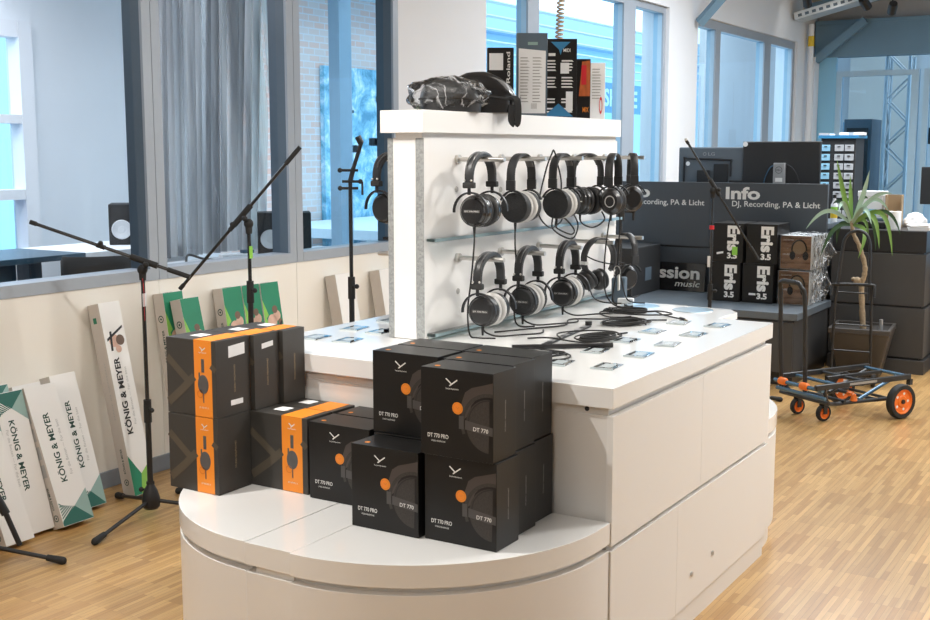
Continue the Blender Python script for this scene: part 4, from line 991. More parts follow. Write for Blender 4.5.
for i in range(6): b.box(-.2+i*.07, -.16+i*.07, -.011, .011, .008, .0086)
b.build('slot', M['stand_silver'], t)
t = thing('boom_tube', 'flat black tube lying across the worktop just behind the cartons', 'tube', (-1.765, 3.48, .9362), R(38))
b = MB(); b.cyl((-.16, 0, .009), (.17, 0, .009), .008, n=12); b.build('tube', M['black'], t, smooth=True)
b = MB(); b.cyl((.15, 0, .0095), (.185, 0, .0095), .0092, .0085, 12); b.build('end_cap', M['rubber'], t, smooth=True)
t = thing('anti_theft_box', 'small dark gadget with white connector at the partition foot, below the last headphones', 'gadget', (-2.10, 4.72, .9362), R(15))
b = MB(); b.box(-.03, .03, -.035, .035, 0, .11); b.build('housing', M['slate'], t, bevel=.006)
b = MB(); b.box(.0, .07, -.05, -.02, 0.0, .022); b.build('connector', M['paper'], t, bevel=.004)
b = MB(); b.tube(smooth_path([(0, 0, .11), (.0, -.02, .15), (.02, -.06, .10), (.05, -.08, .02), (.12, -.05, .005)]), .003, 6); b.build('lead', M['rubber'], t, smooth=True)

def loose(label, pts, r=.003):
    b = MB(); b.tube(smooth_path([(x, y, .9362+z) for x, y, z in pts], 8), r, 6); tag(b.build('loose_cable', M['rubber'], smooth=True), label, 'cable', 'black cables lying on the worktop')
loose('thin black cable snaking from the folded headphones towards the middle coil', [(-2.03, 4.62, .004), (-1.95, 4.50, .004), (-2.02, 4.36, .004), (-1.93, 4.24, .004), (-1.80, 4.22, .012), (-1.72, 4.12, .004)])
loose('black cable running along the partition foot below the ribbed headphones', [(-2.12, 3.66, .004), (-2.05, 3.80, .004), (-1.98, 3.95, .004), (-2.03, 4.10, .004), (-1.92, 4.18, .004), (-1.86, 4.30, .004)])
loose('black cable loop between the long slotted strip and the outer price cards', [(-1.95, 3.60, .004), (-1.86, 3.60, .013), (-1.74, 3.62, .004), (-1.66, 3.72, .013), (-1.72, 3.84, .013), (-1.82, 3.82, .013), (-1.88, 3.70, .014), (-1.80, 3.58, .013)])
loose('black cable with a double bend lying nearest the far end of the worktop', [(-2.02, 4.44, .013), (-1.90, 4.36, .013), (-1.80, 4.44, .013), (-1.72, 4.38, .013), (-1.82, 4.30, .013), (-1.95, 4.33, .013), (-1.99, 4.46, .013)])
# ------------------------------------------------------------------ things on the partition cap (z = 1.736)
ZC = 1.7365
def shell_case(label, cat, loc, rz, L=.30, W=.20, Hh=.115, bagged=False):
    t = thing('hard_case', label, cat, loc, rz)
    b = MB(); n = 28; rings = []
    prof = [(0, .80, .0), (.012, .97, .0), (.4, 1.0, .0), (.62, .96, .0), (.86, .80, .0), (.97, .52, .0), (1.0, .2, .0)]
    for z, k, _ in prof:
        ring = []
        for i in range(n):
            a = 2*math.pi*i/n; c, s = math.cos(a), math.sin(a)
            x = L/2*abs(c)**.62*(1 if c > 0 else -1)*k; y = W/2*abs(s)**.62*(1 if s > 0 else -1)*k
            ring.append((x, y, Hh*z*(1-.32*max(0, x/(L/2))**1.3)))
        rings.append(b.vs(ring))
    b.f(rings[0][::-1]); b.f(rings[-1])
    for A, B in zip(rings, rings[1:]):
        for i in range(n): b.f([A[i], A[(i+1) % n], B[(i+1) % n], B[i]])
    b.build('shell', M['leather'] if bagged else M['blackgloss'], t, smooth=True, angle=60)
    b = MB(); pts = [(L/2*1.01*abs(math.cos(a))**.62*(1 if math.cos(a) > 0 else -1), W/2*1.01*abs(math.sin(a))**.62*(1 if math.sin(a) > 0 else -1), Hh*.40*(1-.3*max(0, math.cos(a)))) for a in [2*math.pi*i/40 for i in range(40)]]
    b.tube(pts, .004, 6, closed=True); b.build('zip', M['blackmat'], t, smooth=True)
    return t
t = shell_case('black hard headphone case with a strap loop hanging over the partition edge', 'case', (-2.285, 3.855, ZC), R(38), .255, .12, .155)
b = MB(); b.ribbon(smooth_path([(.10, -.045, .06), (.117, -.062, .05), (.122, -.066, .01), (.119, -.066, -.035), (.107, -.065, -.04), (.097, -.062, -.02), (.102, -.055, .03)], 5), .026, .006, (1, 0, 0)); b.build('strap_loop', M['blackmat'], t, smooth=True)
b = MB(); b.cyl((.135, -.04, .062), (.135, -.04, .035), .0025, n=8); b.build('zip_pull', M['stand_silver'], t)
t = shell_case('black case wrapped in a clear crumpled plastic bag on the partition cap', 'case', (-2.312, 3.665, ZC), R(40), .225, .14, .118, True)
b = MB(); n = 26
for j in range(2): pass
rings = []
random.seed(5)
for k in range(13):
    x = -.15+.285*k/12; q = math.sin(math.pi*min(1, max(0, (k+.9)/13.5)))**.45
    ring = []
    for i in range(n):
        a = 2*math.pi*i/n; w = 1+.09*math.sin(a*5+k*1.7)+.06*random.uniform(-1, 1)
        y = .09*q*w*math.cos(a); z = .060+.068*q*w*math.sin(a)
        ring.append((x+.01*math.sin(a*3+k), y, max(z, .001)))
    rings.append(b.vs(ring))
for A, B in zip(rings, rings[1:]):
    for i in range(n): b.f([A[i], A[(i+1) % n], B[(i+1) % n], B[i]])
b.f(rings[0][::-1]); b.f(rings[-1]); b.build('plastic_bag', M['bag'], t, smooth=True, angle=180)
def retail(name, label, y0, y1, h, d, c, wn, mats='dtbox'):
    a = R(-58); t = thing(name, label, 'box', (c[0]-wn/2*math.cos(R(32)), c[1]-wn/2*math.sin(R(32)), ZC), a); t.scale = (1, wn/(y1-y0), 1)
    b = MB(); b.box(-d, 0, 0, y1-y0, 0, h); b.build('carton', M[mats], t, bevel=.002)
    return t, frame((.0006, 0, 0), (0, 1, 0), (0, 0, 1)), y1-y0
t, Fr, w = retail('retail_box', 'black box with white sideways lettering, leftmost of the boxes on the partition', 3.925, 4.125, .262, .05, (-2.335, 4.07), .105)
b = MB(); Q = Fr @ Matrix(((0, -1, 0, w*.80), (1, 0, 0, .125), (0, 0, 1, .0002), (0, 0, 0, 1))); put_text(b, 'Roland', Q, 0, -.012, .12, .028, .012); put_text(b, 'V-DRUMS', Q, -.08, -.006, .06, .010, 0); b.build('lettering', M['print'], t)
b = MB(); b.poly([(.016, .175, 0), (w*.60, .175, 0), (w*.60, .24, 0), (.016, .24, 0)], Fr); b.build('paper_label', M['label'], t)
t, Fr, w = retail('retail_box', 'tall box with a white text panel framed in black, tallest on the partition', 4.095, 4.345, .333, .04, (-2.302, 4.27), .125, 'slate')
b = MB(); b.poly([(.016, .012, 0), (w-.014, .012, 0), (w-.014, .262, 0), (.016, .272, 0)], Fr); b.build('text_panel', M['paper'], t)
b = MB()
for i in range(15):
    for c in range(2): b.poly([(.03+c*.1, .232-i*.0125, .0003), (.03+c*.1+.05+.035*random.random(), .232-i*.0125, .0003), (.03+c*.1+.06, .236-i*.0125, .0003), (.03+c*.1, .236-i*.0125, .0003)], Fr)
for i in range(8): b.poly([(.12+i*.006, .03, .0003), (.123+i*.006, .03, .0003), (.123+i*.006, .052, .0003), (.12+i*.006, .052, .0003)], Fr)
b.build('small_print', M['kmgrey'], t)
b = MB(); b.poly([(.09, .285, 0), (.17, .285, 0), (.17, .297, 0), (.09, .297, 0)], Fr); b.build('hang_slot', M['kmmid'], t)
t, Fr, w = retail('retail_box', 'black box with columns of white small print and a notched top flap', 4.352, 4.66, .330, .05, (-2.306, 4.52), .150, 'dtbox')
b = MB(); random.seed(3)
for c in range(2):
    for blk in (.235, .165, .075, .035):
        for i in range(4 if blk > .1 else 2):
            x = .03+c*.145; b.poly([(x, blk-i*.013, .0003), (x+.08+.03*random.random(), blk-i*.013, .0003), (x+.09, blk-i*.013+.006, .0003), (x, blk-i*.013+.006, .0003)], Fr)
put_text(b, 'MIDI', Fr, .19, .275, .06, .014, .01); b.poly([(.06, .258, .0003), (.12, .258, .0003), (.12, .27, .0003), (.06, .27, .0003)], Fr); b.build('small_print', M['print'], t)
b = MB(); b.poly([(.215, .028, .0004), (.275, .028, .0004), (.275, .11, .0004), (.215, .11, .0004)], Fr); b.build('paper_label', M['label'], t); b = MB(); b.poly([(.165, .185, .0004), (.24, .185, .0004), (.24, .23, .0004), (.165, .23, .0004)], Fr); b.build('paper_label', M['label'], t)
b = MB(); b.poly([(.08, .317, .0005), (.15, .285, .0005), (.165, .262, .0005), (.18, .285, .0005), (.25, .317, .0005)], Fr); b.build('notch_print', M['sign'], t); b = MB(); b.poly([(.02, .005, .0005), (.15, .06, .0005), (.28, .005, .0005)], Fr); b.build('notch_print', M['sign'], t)
t, Fr, w = retail('retail_box', 'slim dark box with a red glowing picture beside the black one', 4.668, 4.845, .262, .05, (-2.316, 4.76), .078, 'dtbox')
b = MB(); b.poly([(.06, .10, 0), (w-.005, .10, 0), (w-.005, .255, 0), (.09, .25, 0)], Fr); b.build('fiery_picture', M['flame'], t)
b = MB(); b.box(.085, .135, .15, .235, .0003, .0006, Fr); b.build('red_picture', M['red'], t)
b = MB(); put_text(b, 'MIX', Fr, .10, .03, .06, .022, .012); b.build('lettering', M['orange'], t)
t, Fr, w = retail('retail_box', 'white box with a small red headphone picture at the end of the partition', 4.853, 5.03, .256, .05, (-2.32, 4.93), .072, 'paper')
b = MB(); b.lathe([(.030, .0004), (.02, .0004)], Fr @ Matrix.Translation((.13, .065, 0)) @ Matrix.Diagonal((.6, 1.3, 1, 1)), 20); b.build('red_picture', M['red'], t)
b = MB()
for i in range(11): b.poly([(.03, .225-i*.013, .0003), (.10+.04*random.random(), .225-i*.013, .0003), (.12, .229-i*.013, .0003), (.03, .229-i*.013, .0003)], Fr)
b.build('small_print', M['kmgrey'], t)

# ------------------------------------------------------------------ microphone stands
def mic_stand(label, base, ztop, legs, boom=None, R_=.36, grip=None, tip_r=.010, flat=None, lower=.62, red=False, tagc=None):
    t = thing('microphone_stand', label, 'microphone stand', (base[0], base[1], 0))
    b = MB(); b.lathe([(0, .045), (.030, .045), (.038, .055), (.040, .09), (.030, .125), (.017, .15), (.013, .16), (0, .16)], None, 18); b.build('tripod_hub', M['black'], t, smooth=True)
    for a in legs:
        a = R(a); e = V((R_*math.cos(a), R_*math.sin(a), .016)); s = V((.034*math.cos(a), .034*math.sin(a), .078))
        b = MB(); b.cyl(s, e, .0085, .0085, 12); lg = b.build('leg', M['black'], t, smooth=True)
        b = MB(); d = (e-s).normalized(); b.cyl(e-d*.05, e+d*.012, .0125, .016, 14); b.ball(e+d*.012, .0158, 12); b.build('rubber_foot', M['rubber'], lg, smooth=True)
    b = MB(); b.cyl((0, 0, .14), (0, 0, lower), .0125, n=14); b.build('lower_pole', M['black'], t, smooth=True)
    b = MB(); b.cyl((0, 0, lower-.07), (0, 0, lower+.03), .017, .0165, 14); b.cyl((0, 0, lower-.01), (.035, -.012, lower-.01), .007, n=10); b.ball((.04, -.014, lower-.01), .011, 10); b.build('height_clutch', M['rubber'], t, smooth=True)
    b = MB(); b.cyl((0, 0, lower+.02), (0, 0, ztop), .0088, n=12); b.build('upper_pole', M['blackgloss'], t, smooth=True)
    b = MB(); b.cyl((0, 0, .155), (.0, 0, .165), .018, n=12); b.cyl((0, 0, .13), (-.03, -.02, .13), .005, n=8); b.ball((-.034, -.022, .13), .011, 10); b.build('locking_knob', M['rubber'], t, smooth=True)
    if boom:
        p, q = V(boom[0])-V((base[0], base[1], 0)), V(boom[1])-V((base[0], base[1], 0)); d = (q-p).normalized(); n = V((0, 0, ztop+.012))
        c = p+d*((n-p).dot(d))
        b = MB(); b.cyl((0, 0, ztop-.045), (0, 0, ztop-.012), .014, .016, 14); b.ball((0, 0, ztop), .022, 14, (1, 1, 1.05)); b.cyl(c-V((.02, -.012, 0)), c+V((.03, -.02, -.01)), .006, n=8); b.ball(c+V((.036, -.024, -.012)), .013, 10); b.build('boom_clutch', M['rubber'], t, smooth=True)
        b = MB(); b.cyl(p, q, .0075, n=12); bm_ = b.build('boom_arm', M['blackgloss'], t, smooth=True)
        L = (q-p).length
        g = grip or (.30, .48)
        b = MB(); b.cyl(c-d*.06, c+d*.06, .0135, n=14); b.build('grip_sleeve', M['rubber'], bm_, smooth=True)
        b = MB(); b.cyl(p, p+d*.028, tip_r, n=12); b.build('boom_tip', M['rubber'], bm_, smooth=True)
        b = MB(); b.cyl(q-d*.10, q, .0105, n=12); b.build('counterweight', M['rubber'], bm_, smooth=True)
        m_ = p+d*(L*.44); b = MB(); b.ball(m_+V((0, 0, .013)), .011, 10); b.cyl(m_-d*.018, m_+d*.018, .0105, n=12); b.build('extension_knob', M['rubber'], bm_, smooth=True)
    if red:
        b = MB(); b.cyl((0, 0, red), (0, 0, red+.025), .0155, n=12); b.build('red_ring', M['red'], t, smooth=True)
    if tagc:
        b = MB(); b.box(-.003, .003, -.009, .009, -.055, 0, Matrix.Translation((.02, -.012, ztop-.10))); b.build('hang_tag', M[tagc], t)
    return t
sa = mic_stand('black tripod boom stand before the tall white carton, its boom sloping gently', (-3.768, 3.51), 1.095, (-80, 160, 40), [(-4.167, 3.265, 1.298), (-3.596, 3.616, 1.063)], .365, lower=.50, tagc='label')
b = MB(); b.tube(smooth_path([(.012, -.012, 1.06), (.026, -.020, 1.0), (.024, -.020, .93), (.026, -.020, .88)]), .0009, 6); b.build('tag_string', M['red'], sa, smooth=True)
mic_stand('black boom stand behind the orange-banded cartons, boom rising steeply across the window', (-3.6, 3.996), 1.27, (90, 205, 335), [(-3.875, 3.830, .972), (-3.397, 4.121, 1.613)], .36, lower=.98, tagc='green')
sc = mic_stand('black upright stand with a short bent top between the window and the white partition', (-3.2, 4.228), 1.47, (10, 130, 250), None, .33, lower=1.0)
b = MB(); b.cyl((0, 0, 1.46), (.012, .01, 1.52), .011, n=12); b.cyl((.012, .01, 1.52), (.045, .03, 1.64), .009, n=12); b.cyl((.042, .028, 1.63), (.03, .02, 1.66), .014, n=12); b.build('bent_arm', M['black'], sc, smooth=True)
b = MB()
for z, s in ((1.46, 1), (1.43, -1), (1.51, -1)): b.cyl((-.03*s, -.02*s, z), (.03*s, .02*s, z), .006, n=8); b.ball((.038*s, .025*s, z), .011, 10)
b.cyl((.045, .03, 1.46), (.045, .03, 1.40), .005, n=8); b.build('clamp', M['rubber'], sc, smooth=True)
sd = mic_stand('black boom stand in front of the info desk, boom crossing the sign diagonally', (-2.555, 7.16), 1.345, (22, 142, 262), [(-2.706, 7.066, 1.662), (-2.295, 7.318, .905)], .45, lower=.72, red=1.10)
b = MB(); b.ball((-.151, -.094, 1.664), .012, 10); b.build('pale_tip', M['ring'], sd, smooth=True)
b = MB(); b.box(-.018, .0, -.016, -.012, .86, .93); b.build('label', M['label'], sd)
se = mic_stand('black stand with clamps standing behind the far end of the partition', (-2.755, 6.2), 1.30, (30, 150, 270), None, .33, lower=.9)
b = MB(); b.cyl((-.02, -.012, 1.25), (.06, .036, 1.25), .006, n=8); b.ball((.06, .036, 1.25), .012, 10); b.cyl((.06, .036, 1.28), (.06, .036, 1.20), .007, n=8); b.cyl((0, 0, 1.2), (0, 0, 1.3), .02, n=12); b.build('clamp', M['rubber'], se, smooth=True)
sf = mic_stand('black tripod at the lower photo corner showing one leg and a folded arm', (-3.93, 2.74), .42, (31, 151, 271), None, .335, lower=.3)
b = MB(); b.cyl((.115, .070, .20), (.03, .02, .40), .017, n=12); b.cyl((.115, .070, .20), (.155, .095, .075), .0105, n=12); b.cyl((.03, .02, .40), (0, 0, .41), .012, n=10); b.build('folded_arm', M['black'], sf, smooth=True)

# ------------------------------------------------------------------ info desk and low display counter
t = thing('info_desk', 'anthracite info desk front with white lettering, two monitors behind it', 'desk', (-3.1, 8.72, 0))
for i, (x0, x1) in enumerate(((-4.19, -3.129), (-3.126, -2.237))):
    b = MB(); b.box(x0+3.1, x1+3.1, 0, .04, .855, 1.352); fp = b.build('front_board', M['desk'], t, bevel=.002)
    Fr = frame((-.889*(1-i)+(-3.008+3.1), -.0012, 0), (1, 0, 0), (0, 0, 1))
    b = MB(); put_text(b, 'Info', Fr, 0, 1.226, .268, .096, .034); b.build('lettering', M['print'], fp); b = MB(); put_text(b, 'DJ, Recording, PA & Licht', Fr, .052, 1.160, .668, .056, .010); b.build('lettering', M['print'], fp)
b = MB(); b.box(-1.09, .863, .005, .04, .50, .84); b.build('lower_board', M['desk'], t, bevel=.002)
b = MB(); b.box(-1.09, .863, .012, .03, .84, .855); b.build('joint_strip', M['deskdark'], t)
b = MB(); b.box(-1.09, .863, .042, .75, 1.02, 1.06); b.build('desk_top', M['desktop'], t, bevel=.002)
b = MB(); b.box(-1.07, .85, .05, .72, 0, 1.02); b.build('carcass', M['desk'], t)
t = thing('low_display_counter', 'low anthracite counter carrying the speaker cartons in front of the info desk', 'counter', (-3.2, 8.27, 0))
b = MB(); b.box(-.97, 1.022, -.445, .445, .455, .503); b.build('top_slab', M['desktop'], t, bevel=.002)
b = MB(); b.box(-.95, 1.0, -.425, .443, .09, .452); b.build('carcass', M['deskbrown'], t)
for x0, x1 in ((-.95, .02), (.024, .998)):
    b = MB(); b.box(x0, x1, -.444, -.425, .095, .44); b.build('front_panel', M['deskbrown'], t, bevel=.001)
b = MB(); b.box(-.93, .99, -.40, .443, 0, .09); b.build('plinth', M['deskdark'], t)
t = thing('shop_sign', 'black sign with silver sideways-cut lettering leaning under the info board', 'sign', (-3.37, 8.655, .5045), 0)
t.rotation_euler = (R(-4), 0, 0)
b = MB(); b.box(-.30, .235, 0, .02, 0, .222); b.build('sign_board', M['blackgloss'], t, bevel=.002)
Fr = frame((0, -.0012, 0), (1, 0, 0), (0, 0, 1))
b = MB(); put_text(b, 'session', Fr, -.29, .095, .48, .092, .03); b.build('lettering', M['print'], t); b = MB(); put_text(b, 'music', Fr, -.01, .035, .20, .045, .012, .25); b.build('lettering', M['print'], t)
t = thing('subwoofer', 'black box-shaped speaker at the end of the low counter behind the partition', 'speaker', (-3.74, 8.36, .5045))
b = MB(); b.box(-.24, .24, -.27, .29, 0, .365); b.build('cabinet', M['blackmat'], t, bevel=.006)
b = MB(); b.box(.2405, .244, -.02, .10, .10, .20); b.build('connection_plate', M['slate'], t, bevel=.001)
b = MB(); b.lathe([(0, .01), (.06, .004), (.13, .018), (.15, .01), (.15, 0)], frame((0, -.271, .18), (1, 0, 0), (0, 0, 1)), 28); b.build('woofer', M['grille'], t, smooth=True)
# speaker cartons
def eris():
    t = thing('speaker_carton', 'x', 'box')
    b = MB(); b.box(0, .224, 0, .30, 0, .284); b.build('carton', M['dtbox'], t, bevel=.002)
    Fr = frame((0, -.0012, 0), (1, 0, 0), (0, 0, 1)); Q = Fr @ Matrix(((0, 1, 0, .112), (-1, 0, 0, .268), (0, 0, 1, 0), (0, 0, 0, 1)))
    b = MB(); put_text(b, 'Eris', Q, 0, -.006,   .185, .094, .045); b.build('lettering', M['print'], t); b = MB(); put_text(b, '3.5', Fr, .108, .028, .075, .044, .045); b.build('model_number', M['print'], t)
    return t
e0 = eris(); z0 = .5045
eg = 'black speaker cartons on the low counter'
for i, (x, y, z, lab) in enumerate(((-2.942, 8.24, z0, 'lower black speaker carton beside the stand pole'), (-2.702, 8.25, z0, 'lower black speaker carton next to the wrapped headphone boxes'), (-2.926, 8.235, z0+.2855, 'upper black speaker carton with a green sticker'), (-2.682, 8.25, z0+.2855, 'upper black speaker carton next to the wrapped headphone boxes'))):
    o = e0 if i == 0 else dup(e0); o.location = (x, y, z); o['label'] = lab; o['group'] = eg
    Fr = frame((0, -.0016, 0), (1, 0, 0), (0, 0, 1))
    if i == 2:
        b = MB(); b.box(.145, .185, .055, .115, 0, .0006, Fr); b.build('green_sticker', M['green'], o)
        b = MB(); b.poly([(.03, .055, 0), (.08, .065, 0), (.08, .08, 0), (.03, .07, 0)], Fr); b.build('paper_label', M['label'], o)
    if i == 1:
        b = MB(); b.box(.05, .10, .055, .07, 0, .0006, Fr); b.build('paper_label', M['label'], o)
def wrapbox():
    t = thing('wrapped_headphone_box', 'x', 'box')
    b = MB(); b.box(0, .222, 0, .33, 0, .242); b.build('carton', M['paper'], t, bevel=.002)
    Fr = frame((0, -.001, 0), (1, 0, 0), (0, 0, 1))
    b = MB(); b.poly([(.003, .003, 0), (.219, .003, 0), (.219, .239, 0), (.003, .239, 0)], Fr); b.build('wood_picture', M['woodpic'], t)
    b = MB()
    pts = [Fr @ V((.135+.052*math.cos(a), .145+.065*math.sin(a), .001)) for a in [R(-10+200*i/18) for i in range(19)]]; b.tube(pts, .006, 6)
    for x in (.088, .182): b.lathe([(.026, .001), (0, .002)], Fr @ Matrix.Translation((x, .10, .001)) @ Matrix.Diagonal((.8, 1.2, 1, 1)), 18)
    b.build('headphone_picture', M['dtbox'], t, smooth=True)
    b = MB(); b.lathe([(.05, .0006), (0, .0006)], Fr @ Matrix.Translation((.135, .16, 0)), 20); b.build('tan_disc', M['carton'], t)
    b = MB(); put_text(b, 'STUDIO HEADPHONES', Fr @ Matrix.Translation((0, 0, .001)), .02, .205, .075, .009, 0); b.build('lettering', M['print'], t); b = MB(); put_text(b, 'HI-RES', Fr @ Matrix.Translation((0, 0, .001)), .02, .10, .06, .014, .01); b.build('lettering', M['print'], t)
    b = MB(); va = []; random.seed(9)
    rings = []
    for k in range(8):
        y = -.008+.40*k/7; g = .006+.004*math.sin(k*2.1)
        rings.append(b.vs([(-g, y, .001), (.222+g+.01*math.sin(k*1.3), y, .001), (.228+g+.05*(k > 4)*(.5+.5*math.sin(k)), y, .12), (.224+g, y, .244), (.11, y, .248+.004*math.sin(k)), (-g, y, .244)]))
    for A, B in zip(rings, rings[1:]):
        for i in range(6): b.f([A[i], A[(i+1) % 6], B[(i+1) % 6], B[i]])
    b.mi = 1; b.f(rings[0][::-1]); b.mi = 0
    b.poly([(.224, .34, .02), (.30, .37, .10), (.224, .34, .20)]); b.poly([(.224, .2, .01), (.262, .26, .06), (.224, .30, .11)]); b.poly([(.224, .2, .13), (.268, .27, .18), (.224, .32, .23)])
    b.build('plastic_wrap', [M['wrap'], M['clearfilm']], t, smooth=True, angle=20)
    return t
w0 = wrapbox(); w0.location = (-2.452, 8.29, z0); w0['label'] = 'lower plastic-wrapped headphone box with a wood-grain picture'; w0['group'] = 'plastic-wrapped headphone boxes'
dup(w0, (-2.447, 8.30, z0+.252), R(-1.5), 'upper plastic-wrapped headphone box with a wood-grain picture')

# monitors on the info desk, seen from behind
t = thing('computer_monitor', 'grey-backed monitor behind the info desk with a cable bracket', 'monitor', (-3.285, 9.15, 1.0605))
b = MB(); b.box(-.272, .272, -.02, .025, .17, .562); b.build('housing', M['mongrey'], t, bevel=.012)
b = MB(); b.tube(smooth_path([(-.22, -.026, .19), (-.22, -.026, .46), (-.19, -.026, .47), (.15, -.026, .46), (.17, -.026, .44), (.17, -.026, .33)], 3), .008, 6); b.build('cable', M['black'], t, smooth=True)
b = MB(); b.box(-.10, .0, -.06, -.02, .25, .38); b.build('bracket', M['black'], t, bevel=.006)
b = MB(); b.box(.03, .15, -.032, -.02, .24, .43); b.box(.16, .27, -.035, -.02, .28, .30); b.build('port_cover', M['monitor'], t, bevel=.004)
b = MB(); b.box(-.075, -.025, -.06, -.03, .012, .26); b.build('neck', M['black'], t); b = MB(); b.box(-.17, .09, -.14, .06, 0, .012); b.build('foot', M['black'], t, bevel=.004)
b = MB(); put_text(b, 'LG', frame((0, -.0215, 0), (1, 0, 0), (0, 0, 1)), -.02, .495, .055, .026, .01); b.build('lettering', M['stand_silver'], t); b = MB(); b.lathe([(.014, .0003), (.010, .0003)], frame((-.05, -.0215, .508), (1, 0, 0), (0, 0, 1)), 20); b.build('logo', M['stand_silver'], t)
b = MB(); b.lathe([(.018, .001), (0, .001)], frame((-.185, -.034, .43), (1, 0, 0), (0, 0, 1)), 20); b.build('round_sticker', M['paper'], t)
t = thing('computer_monitor', 'larger black-backed monitor with a silver stand behind the info desk', 'monitor', (-2.71, 9.13, 1.0605))
b = MB(); b.box(-.305, .305, -.018, .022, .20, .60); b.build('housing', M['monitor'], t, bevel=.008)
b = MB(); b.box(-.304, .304, -.018, .022, .600, .606); b.build('top_rim', M['stand_silver'], t)
b = MB(); b.box(-.045, .045, -.06, -.018, .02, .44); b.build('neck', M['stand_silver'], t, bevel=.005); b = MB(); b.box(-.13, .13, -.16, .06, 0, .02); b.build('foot', M['stand_silver'], t, bevel=.004)
b = MB(); Fr = frame((0, -.0615, .385), (1, 0, 0), (0, 0, 1)); b.lathe([(.027, .0004), (.024, .0004)], Fr, 24); b.build('logo', M['black'], t); b = MB(); put_text(b, 'DELL', Fr, -.017, -.006, .034, .012, .01); b.build('lettering', M['black'], t)
b = MB(); b.box(-.025, .03, -.0625, -.0605, .295, .325); b.build('label', M['print'], t)
b = MB(); b.tube(smooth_path([(-.04, -.03, .42), (-.08, -.032, .40), (-.12, -.03, .31), (-.13, -.03, .20)]), .005, 6); b.build('cable', M['cartblue'], t, smooth=True)
b = MB(); b.tube(smooth_path([(.04, -.03, .43), (.10, -.032, .40), (.15, -.03, .31), (.165, -.03, .20)]), .004, 6); b.build('cable', M['black'], t, smooth=True)
b = MB(); b.lathe([(.02, .001), (0, .001)], frame((-.285, -.0185, .585), (1, 0, 0), (0, 0, 1)), 20); b.build('round_sticker', M['paper'], t)

# right-hand high counter
t = thing('service_counter', 'high anthracite counter with a black top behind the potted plant', 'counter', (-2.2, 8.76, 0))
b = MB(); b.box(-.0, .655, .012, .72, .875, 1.027); b.build('top_slab', M['deskdark'], t, bevel=.003)
b = MB(); b.box(.0, .64, .02, .70, .0, .875); b.build('carcass', M['deskdark'], t)
for z0_, z1_, x1_ in ((.49, .862, .66), (.115, .475, .67)):
    b = MB(); b.box(0, x1_, 0, .70, z0_, z1_); b.build('front_panel', M['deskbrown'], t, bevel=.002)
b = MB(); b.box(0, .685, -.02, .70, 0, .10); b.build('plinth', M['deskbrown'], t, bevel=.002)
t = thing('low_cabinet', 'pale cabinet end beyond the high counter at the photo edge', 'cabinet', (-1.12, 9.35, 0))
b = MB(); b.box(-.36, .5, -.3, .3, .06, .74); b.build('carcass', M['kmside'], t, bevel=.003); b = MB(); b.box(-.38, .52, -.32, .32, .74, .78); b.build('top', M['deskdark'], t, bevel=.002)
b = MB(); b.box(-.34, .48, -.28, .28, 0, .06); b.build('plinth', M['deskdark'], t)
zt = 1.0275
def simple(name, label, cat, loc, rz, parts):
    t = thing(name, label, cat, loc, rz)
    for nm, mt, bx, bv in parts:
        b = MB(); b.box(*bx); b.build(nm, M[mt], t, bevel=bv)
    return t
simple('cardboard_box', 'open tan cardboard sleeve standing on the high counter', 'box', (-1.86, 9.18, zt), R(6), [('back', 'carton', (-.06, .06, .05, .06, 0, .24), 0), ('side', 'carton', (.05, .06, -.06, .05, 0, .24), 0), ('side', 'carton', (-.06, -.05, -.06, .05, 0, .24), 0), ('base', 'carton', (-.05, .05, -.06, .05, 0, .006), 0)])
simple('white_box', 'white box behind the plant leaves on the high counter', 'box', (-2.03, 9.24, zt), R(-4), [('carton', 'paper', (-.09, .09, -.07, .07, 0, .26), .003), ('lid', 'paper', (-.093, .093, -.073, .073, .225, .264), .002), ('print', 'drawerblue', (-.05, .05, -.072, -.07, .08, .13), 0)])
t = simple('desk_phone', 'black desk phone beside the tan cardboard sleeve', 'phone', (-1.97, 8.99, zt), R(8), [('body', 'black', (-.10, .10, -.08, .08, 0, .05), .01), ('display', 'slate', (-.04, .08, .0, .06, .05, .075), .004)])
b = MB(); b.ribbon([(-.085, -.08, .06), (-.08, -.05, .085), (-.08, .03, .085), (-.085, .07, .06)], .035, .025, (1, 0, 0)); b.build('handset', M['black'], t, smooth=True)
t = thing('paper_roll', 'white paper roll standing on the high counter', 'roll', (-1.80, 8.92, zt)); b = MB(); b.lathe([(.016, 0), (.045, 0), (.045, .13), (.016, .13), (.016, 0)], None, 24); b.build('roll', M['paper'], t, smooth=True); b = MB(); b.lathe([(.0155, .001), (.0155, .132), (.012, .132), (.012, .001), (.0155, .001)]); b.build('core', M['carton'], t)
t = thing('paper_stack', 'untidy stack of white papers near the end of the high counter', 'papers', (-1.63, 8.94, zt), R(12))
for k in range(5):
    b = MB(); b.box(-.075, .075, -.105, .105, k*.008, k*.008+.0075, Matrix.Rotation(R(random.uniform(-9, 9)), 4, 'Z')); b.build('sheet', M['paper'], t)
t = thing('crumpled_bag', 'crumpled white plastic bag on the high counter', 'bag', (-1.72, 9.26, zt))
b = MB(); random.seed(2); rr = []
for j in range(7):
    ph = math.pi/2*j/6; rr.append(b.vs([((.085*math.cos(ph)+.002)*(1+.22*random.uniform(-1, 1))*math.cos(a), (.07*math.cos(ph)+.002)*(1+.22*random.uniform(-1, 1))*math.sin(a), .11*math.sin(ph)) for a in [2*math.pi*i/16 for i in range(16)]]))
for A, B in zip(rr, rr[1:]):
    for i in range(16): b.f([A[i], A[(i+1) % 16], B[(i+1) % 16], B[i]])
b.f(rr[0][::-1]); b.build('bag', M['paper'], t, smooth=True, angle=30)
